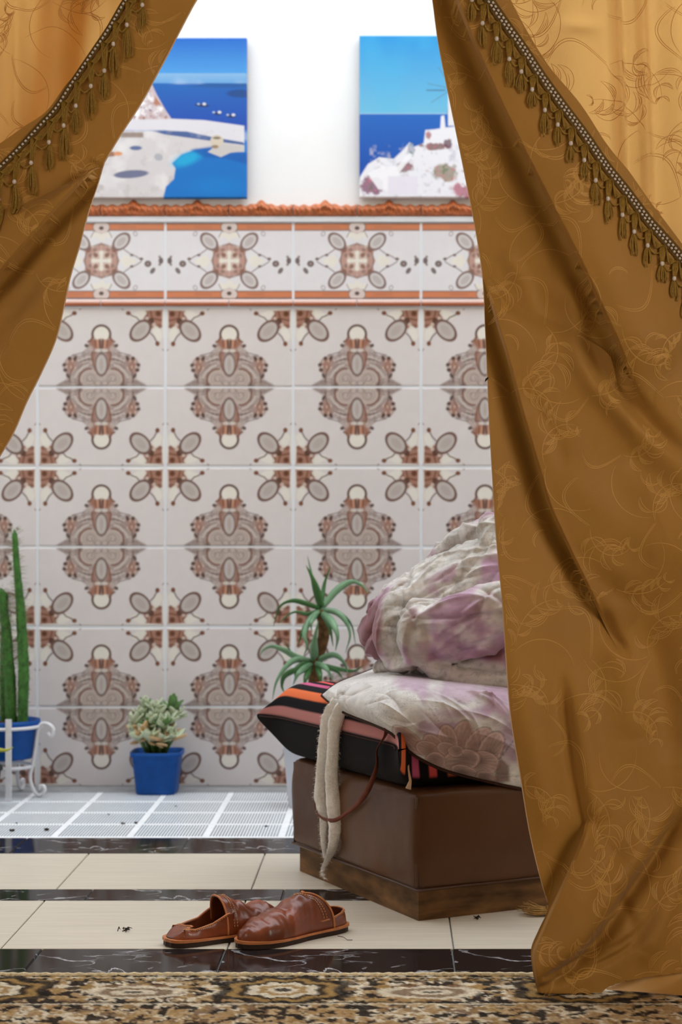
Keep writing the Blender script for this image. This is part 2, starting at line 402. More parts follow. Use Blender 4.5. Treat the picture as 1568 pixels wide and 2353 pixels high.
# ------------------------------------------------------------------ back wall tiles
BASE = lin(216, 210, 210); CREAM = lin(228, 224, 214); BRN = lin(120, 76, 56); DARK = lin(70, 44, 36)
GREY = lin(110, 90, 86); MAUVE = lin(164, 146, 142); RUST = lin(156, 106, 86); PALE = lin(188, 174, 166); LGREY = lin(190, 183, 179)
def field_print():
    p = Paint(-144.8, 144.8, 1.9, 181.9, 226, 142, BASE, mirror=True)
    # half medallion, its centre on the v = 0 joint
    p.poly([(0, 0), (106, 0), (96, 8), (82, 17), (74, 26), (86, 36), (90, 50), (80, 66), (62, 76), (50, 70), (40, 84), (30, 92), (30, 104), (22, 112), (18, 122), (0, 124)], MAUVE, 0.74, 3)
    ang = np.arctan2(p.Y - 10, p.X - 26); rad = np.hypot(p.X - 26, p.Y - 10)
    body = np.clip(0.5 - (np.hypot(p.X / 92, p.Y / 96) - 0.9) * 12, 0, 1)
    p.put(body * np.clip(np.sin(ang * 34) * 1.5 - 0.2, 0, 1) * (rad > 30), GREY, 0.35); p.put(body * np.clip(p.noise(0.16, 3) * 3, 0, 1), GREY, 0.35); p.put(body * np.clip(-p.noise(0.13, 6) * 3, 0, 1), PALE, 0.5)
    p.poly([(44, 0), (107, 0), (100, 8), (84, 15), (62, 20), (48, 18)], GREY, 0.42, 4)
    p.arc(26, 17, 40, -20, 120, 8, PALE, 0.6); p.arc(26, 17, 47, -5, 100, 4, GREY, 0.7); p.arc(26, 17, 33, -10, 120, 5, MAUVE, 0.9)
    p.ell(26, 17, 24, 24, 0, PALE, 0.85)
    p.arc(26, 17, 25, -45, 95, 4.2, BRN, 0.85)
    p.ell(26, 19, 15, 13, 0, GREY, 0.35, 1.5); p.arc(25, 19, 9.5, -40, 230, 1.8, GREY, 0.6); p.arc(26, 18, 5, 120, 380, 1.8, GREY, 0.65); p.line([(8, 2), (16, 8), (20, 14)], 1.6, GREY, 0.5)
    p.ell(8, 8, 7, 7, 0, GREY, 0.45, 1.6); p.ell(48, 6, 6, 6, 0, GREY, 0.5)
    p.line([(58, 4), (88, 4)], 1.4, CREAM, 0.6); p.line([(56, 10), (84, 12)], 1.3, GREY, 0.5)
    # side clusters
    p.ell(67, 53, 15, 12, 20, RUST, 0.75, soft=5); p.ell(74, 40, 9, 9, 0, RUST, 0.5, soft=5); p.ell(52, 50, 12, 8, 30, MAUVE, 0.8, soft=4)
    for x, y, a, b, g in ((60, 66, 4, 6, 20), (73, 66, 4.4, 4.4, 0), (85, 51, 4.8, 4, 0), (83, 39, 4.8, 4, 0), (77, 26, 3.6, 6, -30), (34, 95, 5.2, 4.2, 30)):
        p.ell(x, y, a, b, g, DARK, 0.9)
    for x, y in ((66, 60), (78, 58), (70, 46), (60, 44), (80, 47)): p.ell(x, y, 2.2, 3.5, 0, CREAM, 0.4)
    for k in range(9): p.ell(40 + 6 * k * 0.55, 80 - k * 0.9, 1.7, 1.7, 0, GREY, 0.7)
    p.line([(30, 78), (40, 72), (56, 72)], 2, GREY, 0.5); p.line([(28, 70), (42, 64), (52, 60)], 3, CREAM, 0.5)
    p.line([(30, 56), (44, 52), (58, 40), (66, 28)], 2.4, GREY, 0.6); p.line([(30, 50), (42, 46), (54, 34), (60, 22)], 3.4, CREAM, 0.55)
    # stem: ribs, grey oval, crown ring
    p.poly([(10, 106), (26, 106), (30, 96), (20, 84), (24, 76), (22, 60), (15, 40), (8, 34), (12, 60), (8, 80)], RUST, 0.6, 3)
    p.line([(21, 82), (22, 72), (19, 58), (16, 44), (8, 30), (0, 26)], 3.6, BRN, 0.75)
    p.ell(0, 52, 13, 25, 0, LGREY, 1.0); p.ell(0, 52, 13, 25, 0, GREY, 0.8, 3.2); p.ell(0, 52, 4, 15, 0, MAUVE, 0.5)
    p.line([(0, 78), (12, 80), (22, 78)], 2, GREY, 0.8); p.ell(8, 84, 7, 4, 0, CREAM, 0.6); p.ell(24, 88, 5, 7, -20, PALE, 0.7)
    p.ell(0, 123, 18, 17, 0, CREAM, 1.0)
    p.poly([(0, 112), (14, 108), (19, 112), (28, 106), (22, 98), (16, 90), (0, 88)], RUST, 0.85, 3)
    p.line([(3, 108), (2, 90)], 3.4, DARK, 0.9); p.line([(9, 108), (8, 92)], 3, lin(214, 162, 134), 0.8); p.line([(15, 108), (13, 94)], 2.4, BRN, 0.8)
    p.arc(0, 121, 20.5, -18, 92, 5.5, lin(104, 82, 76), 1.0); p.line([(20, 115), (24, 108), (30, 104)], 5, BRN, 0.8)
    # quarter flower in the corner (a, b measured from the corner)
    def q(a, b): return (147 - a, 183.75 - b)
    def qe(a, b, rx, ry, ang, c, al=1.0, st=None, soft=None):
        x, y = q(a, b); p.ell(x, y, rx, ry, 180 - ang if False else ang, c, al, st, soft)
    p.poly([q(6, 6), q(46, 8), q(50, 26), q(48, 46), q(26, 50), q(8, 46)], RUST, 0.9, 3)
    p.line([q(10, 30), q(30, 26), q(34, 10)], 5, BRN, 0.8); qe(33, 32, 7, 7, 0, DARK, 0.85); qe(16, 15, 7, 7, 0, BRN, 1); qe(16, 15, 3, 3, 0, DARK, 0.8)
    qe(44, 16, 5, 7, 0, BRN, 0.7); qe(14, 44, 7, 5, 0, BRN, 0.7); qe(26, 40, 4, 4, 0, CREAM, 0.5); qe(42, 26, 4, 4, 0, CREAM, 0.5)
    p.poly([q(4, 0), q(12, 6), q(60, 6), q(78, 4), q(100, 0)], CREAM, 0.9, 3); p.poly([q(0, 4), q(6, 12), q(6, 60), q(4, 78), q(0, 100)], CREAM, 0.9, 3)
    qe(60, 18, 18, 9, 20, CREAM, 0.85); qe(18, 60, 9, 18, 20, CREAM, 0.85)
    qe(57, 54, 27, 18, 45, LGREY, 1.0); qe(57, 54, 27, 18, 45, lin(112, 84, 76), 1.0, 4.6); qe(57, 54, 15, 8, 45, MAUVE, 0.35)
    p.line([q(58, 33), q(66, 24), q(76, 20), q(85, 14)], 3.2, GREY, 0.9); p.line([q(34, 60), q(26, 68), q(22, 76), q(18, 84)], 3.2, GREY, 0.9)
    qe(85, 14, 5.6, 5, 0, BRN, 1); qe(18, 84, 5, 5.6, 0, BRN, 1)
    for t in range(5): qe(97 + 2 * t * (1 - t / 8), 6 - 1.5 * t, 1.5, 1.5, 0, GREY, 0.6); qe(6 - 1.5 * t, 97 + 2 * t * (1 - t / 8), 1.5, 1.5, 0, GREY, 0.6)
    return p
def border_print():
    h = 88.0
    p = Paint(-144.8, 144.8, -h, h, 226, 137, lin(222, 220, 224), mirror=True)
    OR = lin(204, 128, 92)
    for s in (1, -1):
        p.rect(-200, 200, min(s * 70, s * 85), max(s * 70, s * 85), OR); p.rect(-200, 200, min(s * 85, s * 88), max(s * 85, s * 88), lin(176, 160, 160))
        p.rect(-200, 200, s * 70 - 1.2, s * 70 + 1.2, GREY, 0.9); p.rect(-200, 200, s * 85 - 1, s * 85 + 1, GREY, 0.8)
        p.rect(40, 80, min(s * 74, s * 80), max(s * 74, s * 80), lin(180, 116, 92), 0.5)
        p.ell(0, s * 77, 19, 15, 0, lin(214, 200, 196)); p.ell(0, s * 77, 19, 15, 0, GREY, 0.7, 1.8); p.ell(0, s * 75, 5.5, 4.5, 0, DARK, 0.9)
        p.poly([(0, s * 44), (12, s * 56), (20, s * 50), (22, s * 60), (12, s * 66), (0, s * 62)], CREAM, 0.95)
        p.line([(24, s * 54), (20, s * 62), (16, s * 70)], 2, GREY, 0.7); p.ell(78, s * 62, 4, 5, 30 * s, GREY, 0.7, 1.6)
        p.line([(52, s * 26), (66, s * 16), (80, s * 10), (92, s * 2)], 2.2, GREY, 0.85)
        p.ell(70, s * 13, 4, 3, 0, GREY, 0.9)
    p.poly([(0, 42), (12, 34), (30, 36), (40, 26), (36, 12), (42, 0), (36, -12), (40, -26), (30, -36), (12, -34), (0, -42)], lin(180, 138, 124), 0.85, 3)
    p.poly([(0, 42), (12, 34), (30, 36), (40, 26), (36, 12), (42, 0), (36, -12), (40, -26), (30, -36), (12, -34), (0, -42)], lin(180, 138, 124), 0.3, 3)
    p.ell(0, 0, 38, 38, 0, GREY, 0.6, 3.5); p.ell(31, 26, 8, 6, 40, BRN, 0.6); p.ell(31, -26, 8, 6, -40, BRN, 0.6); p.ell(20, 33, 4, 4, 0, CREAM, 0.4)
    p.ell(0, 0, 24, 24, 0, lin(206, 186, 176), 0.9)
    for s in (1, -1):
        p.ell(13, s * 13, 6, 5, 45 * s, BRN, 0.8); p.ell(15, s * 25, 5, 4, 0, GREY, 0.5); p.ell(26, s * 12, 4, 5, 0, GREY, 0.5)
        p.ell(46, s * 44, 22, 14.5, 45 * s, lin(204, 200, 200)); p.ell(46, s * 44, 22, 14.5, 45 * s, lin(128, 104, 100), 1, 4)
        p.ell(46, s * 44, 13, 7, 45 * s, MAUVE, 0.4)
    p.rect(-3, 3.4, -20, 20, CREAM); p.rect(-3, 20, -3.4, 3.4, CREAM); p.ell(18, 0, 5, 5, 0, CREAM); p.ell(0, 18, 5, 5, 0, CREAM); p.ell(0, -18, 5, 5, 0, CREAM)
    p.poly([(44, 0), (54, 14), (62, 10), (78, 2), (78, -4), (62, -12), (54, -16)], CREAM, 0.95)
    p.ell(92, 4, 4.5, 3.6, 0, GREY, 0.9); p.ell(107, -7, 8, 7.5, 0, DARK, 0.85); p.ell(107, -7, 3, 3, 0, MAUVE, 0.8)
    p.ell(118, -23, 8, 5, 55, DARK, 0.8); p.ell(137, 0, 7.5, 5.5, 90, DARK, 0.85); p.ell(134, 9, 3, 3, 0, GREY, 0.8); p.ell(134, -9, 3, 3, 0, GREY, 0.8)
    return p
def tile_mesh(name, p, w_, h_, m):
    ny, nx = p.X.shape
    x = np.linspace(-w_ / 2, w_ / 2, nx); z = np.linspace(-h_ / 2, h_ / 2, ny)
    X, Z = np.meshgrid(x, z); Y = np.zeros_like(X)
    e = np.minimum(np.minimum(X + w_ / 2, w_ / 2 - X), np.minimum(Z + h_ / 2, h_ / 2 - Z)); Y = np.where(e < 1e-6, 0.0052, np.where(e < 0.0019, 0.0008, 0.0))
    o = grid(name, np.stack([X, Y, Z], -1), m, None, p.C); COL.objects.unlink(o); return o.data
fm = tile_mesh('wall_tile', field_print(), 0.394, 0.245, M['tile'])
bm_ = tile_mesh('border_tile', border_print(), 0.394, 0.2395, M['tile'])
cols = [0.0925 + 0.2 - 0.4 * k for k in range(-5, 7)]
for cx in cols:
    for r in range(6):
        o = bpy.data.objects.new('wall_tile', fm); link(o, wall_back)
        o.location = (cx, WALL_D, 1.5 - 0.25 * r - 0.125 + rng.normal(0, 0.0006)); o.rotation_euler = (rng.normal(0, 0.002), math.pi * (r % 2), rng.normal(0, 0.002))
    o = bpy.data.objects.new('border_tile', bm_); link(o, wall_back); o.location = (cx, WALL_D, 1.6445)
slab('grout_bed', XL, XR, WALL_D + 0.0022, WALL_D + 0.0062, 0.0, 1.79, M['grout'], wall_back, False)
def pencil_mesh():
    n = 50; a = np.linspace(-0.35, math.pi + 0.2, 12)
    x = np.linspace(-0.0985, 0.0985, n); Pt = np.zeros((12, n, 3)); C = np.zeros((12, n, 3))
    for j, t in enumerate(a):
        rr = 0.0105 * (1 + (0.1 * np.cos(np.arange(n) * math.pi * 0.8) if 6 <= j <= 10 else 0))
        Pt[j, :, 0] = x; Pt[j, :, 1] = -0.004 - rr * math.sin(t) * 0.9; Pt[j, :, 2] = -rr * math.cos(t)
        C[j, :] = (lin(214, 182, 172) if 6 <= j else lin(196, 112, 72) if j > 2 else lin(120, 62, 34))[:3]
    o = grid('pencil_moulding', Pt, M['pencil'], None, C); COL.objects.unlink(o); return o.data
def crest_mesh():
    n, k = 80, 26; x = np.linspace(-0.0985, 0.0985, n); s = np.linspace(0, 1, k)
    X, S = np.meshgrid(x, s)
    top = 0.036 + 0.014 * np.exp(-(X / 0.022) ** 2) + 0.003 * np.cos(X * 190)
    prof = np.sin(np.clip(S * 1.08, 0, 1) * math.pi) ** 0.7
    rope = 0.0045 * np.sin(X * 420 + S * 9 + 2 * np.sin(X * 60)) * np.sin(S * math.pi) + 0.004 * np.exp(-(X / 0.02) ** 2) * np.sin(S * 14)
    Y = -0.002 - (0.017 * prof + rope * prof)
    Y[-1] = 0.006; Y[0] = 0.006
    o = grid('crest_moulding', np.stack([X, Y, top * S], -1), M['clay']); COL.objects.unlink(o); return o.data
pm, cm = pencil_mesh(), crest_mesh()
for k in range(24):
    x = 0.0925 + 0.1 + 0.2 * (k - 12)
    if abs(x) > 2.4: continue
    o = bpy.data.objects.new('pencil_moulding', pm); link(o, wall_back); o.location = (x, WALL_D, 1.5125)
    o = bpy.data.objects.new('crest_moulding', cm); link(o, wall_back); o.location = (x, WALL_D, 1.783)
slab('ledge_line', XL, XR, WALL_D - 0.006, WALL_D + 0.006, 1.766, 1.782, M['grout'], wall_back, False)

# ------------------------------------------------------------------ the two canvas prints leaning on the crest
def canvas(name, x0, x1, y0, y1, painter, label):
    nx, ny = int((x1 - x0) * 0.75), int((y1 - y0) * 0.75)
    p = Paint(x0, x1, y0, y1, nx, ny, lin(40, 120, 200)); painter(p)
    d = WALL_D - 0.02
    a = P(x0, y0, d); b = P(x1, y1, d)
    zb = b[2]; root = empty(name, ((a[0] + b[0]) / 2, WALL_D - 0.008, zb))
    tag(root, label, 'picture', 'canvas prints above the tiles')
    X = np.linspace(a[0], b[0], nx) - root.location.x; Z = np.linspace(a[2], b[2], ny) - zb
    XX, ZZ = np.meshgrid(X, Z)
    e = np.minimum(np.minimum(XX - X[0], X[-1] - XX), np.minimum(ZZ - Z[-1], Z[0] - ZZ)); YY = np.where(e < 1e-6, 0.0, -0.018)
    YY = YY + np.where((e >= 1e-6) & (e < 0.003), 0.001, 0)
    grid('printed_face', np.stack([XX, YY, ZZ], -1), M['canvas'], root, p.C)
    b_ = MB(); w_, h_ = X[-1] - X[0], Z[0] - Z[-1]
    for sx in (-1, 1): b_.box((sx * (w_ / 2 - 0.018), -0.0085, h_ / 2), (0.03, 0.014, h_ - 0.01))
    for z in (0.02, h_ - 0.02): b_.box((0, -0.0085, z), (w_ - 0.07, 0.014, 0.03))
    b_.build('stretcher_frame', M['oldwood'], root, smooth=False)
def vgrad(p, y0, y1, c0, c1):
    t = np.clip((p.Y - y0) / (y1 - y0), 0, 1)[..., None]; col = np.array(c0[:3]) * (1 - t) + np.array(c1[:3]) * t
    m = ((p.Y >= y0) & (p.Y <= y1))[..., None]; p.C = np.where(m, col, p.C)
def paint_terrace(p):
    vgrad(p, 80, 170, lin(0, 92, 190), lin(70, 150, 218)); vgrad(p, 170, 193, lin(130, 176, 216), lin(96, 156, 212)); vgrad(p, 193, 300, lin(20, 96, 178), lin(22, 70, 172))
    p.put(np.clip(p.noise(0.02, 3) * 1.2 - 0.1, 0, 1) * (p.Y > 150) * (p.Y < 195), lin(190, 210, 230), 0.5)
    p.poly([(430, 200), (480, 192), (575, 193), (575, 202), (500, 203)], lin(26, 84, 150), 0.8); p.ell(552, 216, 30, 9, 0, lin(20, 66, 130), 0.9, soft=3)
    p.poly([(120, 190), (350, 195), (362, 220), (382, 255), (395, 274), (395, 300), (120, 300)], lin(196, 180, 186))
    n = p.noise(0.09, 5); m = (p.X < 392) & (p.Y > 195) & (p.Y < 285) & (p.X < 340 + (p.Y - 195) * 0.65)
    p.put(m * np.clip(n * 3, 0, 1), lin(240, 238, 240)); p.put(m * np.clip(-n * 3 - 0.3, 0, 1), lin(176, 120, 96)); p.put(m * np.clip(p.noise(0.14, 8) * 4 - 1.2, 0, 1), lin(90, 80, 100))
    for x, y, r_ in ((465, 243, 16), (532, 268, 10), (500, 262, 8)): p.ell(x, y, r_, 3.5, 5, lin(30, 50, 90)); p.ell(x + 5, y - 3, 4, 3, 0, lin(220, 220, 226)); p.ell(x - 8, y - 3, 3, 2, 0, lin(190, 200, 220))
    p.poly([(120, 270), (300, 276), (400, 274), (470, 277), (562, 290), (562, 330), (500, 322), (380, 300), (120, 300)], lin(216, 214, 222))
    p.poly([(120, 298), (380, 303), (480, 320), (562, 334), (562, 470), (120, 470)], lin(206, 202, 204)); p.poly([(340, 300), (430, 303), (490, 316), (560, 328), (560, 334), (480, 324), (380, 310)], lin(70, 96, 150))
    p.put((p.Y > 300) * np.clip(p.noise(0.03, 9) * 1.4, 0, 1), lin(230, 228, 230), 0.7); p.put((p.Y > 300) * np.clip(-p.noise(0.05, 11) * 1.6 - 0.3, 0, 1), lin(170, 160, 158), 0.7)
    p.rect(278, 330, 305, 317, lin(126, 104, 92), 0.8, 4); p.ell(313, 341, 14, 5, 0, lin(90, 106, 150)); p.ell(365, 362, 10, 8, 20, lin(170, 170, 180)); p.ell(302, 401, 40, 9, -4, lin(108, 112, 142)); p.ell(254, 355, 14, 6, 0, lin(150, 110, 90)); p.ell(272, 354, 10, 5, 0, lin(214, 150, 110))
    p.poly([(372, 470), (382, 430), (400, 412), (404, 388), (396, 376), (418, 356), (450, 344), (490, 340), (520, 350), (575, 350), (575, 470)], lin(0, 110, 192), 1, 3)
    p.ell(430, 366, 34, 14, -20, lin(20, 170, 216), 0.8, soft=12); p.poly([(440, 345), (490, 337), (500, 350), (575, 352), (575, 380), (520, 366), (470, 362)], lin(0, 86, 170), 0.8, 6); p.ell(500, 430, 60, 20, 0, lin(0, 124, 206), 0.6, soft=20)
    p.poly([(486, 344), (478, 350), (508, 362), (530, 352), (560, 348), (560, 336), (500, 330)], lin(196, 192, 190)); p.ell(499, 325, 15, 14, 0, lin(206, 196, 178)); p.ell(499, 318, 9, 3, 0, lin(120, 108, 90)); p.ell(495, 338, 8, 4, 0, lin(150, 126, 100))
def paint_village(p):
    vgrad(p, 70, 263, lin(0, 140, 212), lin(108, 186, 222)); vgrad(p, 262, 460, lin(24, 100, 190), lin(0, 58, 160))
    p.put(np.clip(p.noise(0.012, 4) * 1.2, 0, 1) * (p.Y < 262), lin(70, 180, 226), 0.5); p.rect(800, 1250, 261, 263.5, lin(180, 206, 226), 0.6)
    p.poly([(826, 410), (846, 378), (872, 362), (905, 366), (922, 350), (942, 328), (948, 340), (974, 330), (978, 300), (1000, 298), (1012, 296), (1014, 268), (1021, 266), (1024, 294), (1060, 290), (1100, 280), (1250, 270), (1250, 470), (820, 470)], lin(232, 232, 240), 1, 3)
    m = (p.Y > 330) & (p.X > 850); n = p.noise(0.06, 2)
    p.put(m * np.clip(n * 2 - 0.4, 0, 1), lin(186, 186, 204), 0.8); p.put(m * np.clip(-n * 2.5 - 0.9, 0, 1), lin(150, 128, 140), 0.6)
    for x, y, a, b, c in ((855, 428, 30, 24, lin(122, 62, 100)), (930, 384, 20, 14, lin(126, 80, 92)), (1022, 398, 40, 20, lin(150, 134, 116)), (1062, 440, 30, 18, lin(176, 96, 120)), (1000, 338, 36, 8, lin(120, 70, 70)), (985, 312, 8, 12, lin(150, 110, 110)), (1030, 330, 10, 14, lin(96, 60, 80)), (945, 345, 12, 16, lin(160, 170, 190))):
        e = np.sqrt(((p.X - x) / a) ** 2 + ((p.Y - y) / b) ** 2) + p.noise(0.09, x) * 0.5; p.put(np.clip((1 - e) * 3, 0, 1), c, 0.85)
        p.put(np.clip((1 - e) * 3, 0, 1) * np.clip(p.noise(0.2, x + 1) * 4 - 0.9, 0, 1), lin(206, 110, 120), 0.8); p.put(np.clip((1 - e) * 3, 0, 1) * np.clip(p.noise(0.2, x + 4) * 4 - 1, 0, 1), lin(90, 120, 80), 0.8)
    p.poly([(845, 400), (880, 382), (912, 384), (940, 352), (950, 356), (918, 398), (905, 440), (870, 436)], lin(240, 240, 246), 0.9, 3); p.rect(892, 960, 406, 448, lin(226, 222, 236), 0.9, 4)
    for k in range(8):
        a = R(k * 45 + 12); p.line([(1040, 205), (1040 + 58 * math.cos(a), 205 + 58 * math.sin(a))], 1.6, lin(90, 110, 140), 0.8)
    p.rect(1030, 1060, 215, 290, lin(228, 226, 230)); p.rect(980, 1024, 207, 210, lin(70, 96, 130), 0.8)
canvas('canvas_print', 127, 568, 87, 456, paint_terrace, 'canvas print of a white terrace and blue pool above the sea')
canvas('canvas_print', 826, 1267, 82, 455, paint_village, 'canvas print of a white cliff village with flowers under turquoise sky')

# ------------------------------------------------------------------ rug in the room
def build_rug():
    root = empty('rug', (0, 2.6, 0))
    tag(root, 'patterned beige and black oriental rug with a pale bound edge', 'rug')
    x = np.linspace(-1.9, 1.9, 760); y = np.linspace(3.243, 2.0, 250)
    X, Y = np.meshgrid(x, y)
    p = Paint(0, 1, 0, 1, 2, 2, lin(176, 148, 110)); p.X, p.Y = X * 1000, (3.243 - Y) * 1000; p.soft = 6.0
    p.C = np.empty(X.shape + (3,)); p.C[:] = lin(178, 152, 116)[:3]
    BL, TN, CR, GD, BR = lin(34, 27, 22), lin(150, 116, 76), lin(208, 194, 170), lin(152, 120, 72), lin(104, 76, 52)
    n1 = p.noise(0.02, 1); n2 = p.noise(0.035, 2); n3 = p.noise(0.06, 3)
    fld = p.Y > 84
    p.put((n1 > 0.0) * 1.0, CR, 0.9); p.put((n2 > 0.16) * 1.0, TN, 0.85); p.put((n2 < -0.2) * 1.0, BR, 0.85); p.put((n3 > 0.24) * 1.0, GD, 0.7); p.put((n3 < -0.17) * 1.0, BL, 0.95)
    p.rect(-2000, 2000, 0, 42, GD, 0.9); p.put((p.Y < 42) * (p.noise(0.09, 7) > 0.08), BL, 0.9); p.put((p.Y < 42) * (p.noise(0.07, 9) > 0.25), CR, 0.7)
    xm = np.mod(p.X + 6, 24) - 12
    for yy, c, r_ in ((10, BL, 6), (30, BL, 5)):
        d = np.hypot(xm * 1.1, (p.Y - yy)) - r_; p.put(0.5 - d / 4, c, 0.85)
    p.rect(-2000, 2000, 40, 46, BL, 0.7); p.rect(-2000, 2000, 18, 22, CR, 0.5)
    per = 520.0
    xm = np.mod(p.X + 190 + per / 2, per) - per / 2          # medallion flowers along the border
    for k, (rx, ry, c) in enumerate(((120, 95, BL), (96, 74, GD), (78, 60, BL), (62, 50, CR), (44, 34, GD), (28, 22, CR), (14, 12, BL))):
        th = np.arctan2(p.Y - 105, xm); e = np.hypot(xm / rx, (p.Y - 105) / ry) * (1 + 0.10 * np.cos(th * 8)); p.put((1 - e) * 14 + 0.5, c, 0.9)
    xm = np.mod(p.X + 190, per) - per / 2
    for rx, ry, c in ((90, 44, CR), (66, 30, BR), (40, 18, CR), (18, 9, BL)):
        e = np.hypot(xm / rx, (p.Y - 120) / ry) + n1 * 0.25; p.put((1 - e) * 8 + 0.5, c, 0.8)
    for sx in (-1, 1):
        for k in range(5):
            xx = np.mod(p.X + 190 + sx * (130 + 22 * k) + per / 2, per) - per / 2
            d = np.hypot(xx / 16, (p.Y - 80 - 14 * math.sin(k * 1.5)) / 11) - 1; p.put(0.5 - d * 4, (CR, BL, GD, CR, BR)[k], 0.85)
    p.rect(-2000, 2000, 182, 190, BL, 0.8); p.rect(-2000, 2000, 192, 198, CR, 0.8)
    Z = 0.009 + 0.0012 * n3 + rng.normal(0, 0.0007, X.shape)
    Z[0] = 0.0; Z[-1] = 0.0; Z[:, 0] = 0; Z[:, -1] = 0
    grid('pile', np.stack([X, Y - 2.6, Z], -1), M['rug'], root, p.C)
    b = MB(); n = 380; xs = np.linspace(-1.9, 1.9, n)
    b.tube([(q, 0.651 + 0.0016 * math.sin(i * 1.9) + 0.002 * math.sin(i * 0.13), 0.0056) for i, q in enumerate(xs)], [0.0056 + 0.0012 * (i % 2) for i in range(n)], 6)
    b.build('bound_edge', M['rug_edge'], root)
build_rug()

# ------------------------------------------------------------------ curtains
D0 = 3.15                                              # distance of the curtain plane
def bump_line(X, Y, pts, wid, fade=None):
    m = 2.6 * wid; pts = np.asarray(pts); out = np.zeros(np.shape(X))
    k = (X > pts[:, 0].min() - m) & (X < pts[:, 0].max() + m) & (Y > pts[:, 1].min() - m) & (Y < pts[:, 1].max() + m)
    if k.any():
        d, yy = poly_dist(X[k], Y[k], pts); g = np.exp(-(d / wid) ** 2)
        out[k] = g if fade is None else g * fade(yy)
    return out
def raster(hfun, x0, x1, y0, y1, step=2.5):
    """evaluate a fold field once and look it up afterwards"""
    xs = np.arange(x0, x1 + step, step); ys = np.arange(y0, y1 + step, step); X, Y = np.meshgrid(xs, ys); H = hfun(X, Y)
    def look(x, y):
        fx = np.clip((np.asarray(x, float) - x0) / step, 0, len(xs) - 1.001); fy = np.clip((np.asarray(y, float) - y0) / step, 0, len(ys) - 1.001)
        i, j = fx.astype(int), fy.astype(int); a, b = fx - i, fy - j
        return (H[j, i] * (1 - a) + H[j, i + 1] * a) * (1 - b) + (H[j + 1, i] * (1 - a) + H[j + 1, i + 1] * a) * b
    return look
def fadeb(a0, a1, b0, b1):
    return lambda y: sstep(a0, a1, y) * (1 - sstep(b0, b1, y))
C1 = spline([(985, -300), (1020, -120), (1040, 0), (1110, 170), (1180, 320), (1250, 460), (1330, 620), (1385, 740), (1450, 880), (1500, 960)], 26)
C2 = spline([(1100, 560), (1113, 640), (1137, 740), (1165, 830), (1200, 960), (1235, 1080), (1255, 1150), (1278, 1205), (1330, 1310), (1400, 1450), (1430, 1510)], 26)
C3 = spline([(1335, 680), (1362, 790), (1400, 870), (1450, 920), (1530, 1010), (1610, 1080)], 12)
C4 = spline([(1285, 1520), (1303, 1650), (1318, 1760), (1333, 1840), (1346, 1888)], 8)
C5 = spline([(1365, 1850), (1345, 1890), (1305, 1980), (1258, 2080), (1236, 2130), (1219, 2170), (1219, 2205), (1228, 2250), (1242, 2300)], 30)
C6 = spline([(1640, 1810), (1568, 1890), (1500, 1985), (1440, 2060), (1395, 2125), (1335, 2190), (1280, 2225)], 14)
C7 = spline([(1500, 2110), (1440, 2170), (1370, 2205), (1300, 2228), (1238, 2252)], 10)
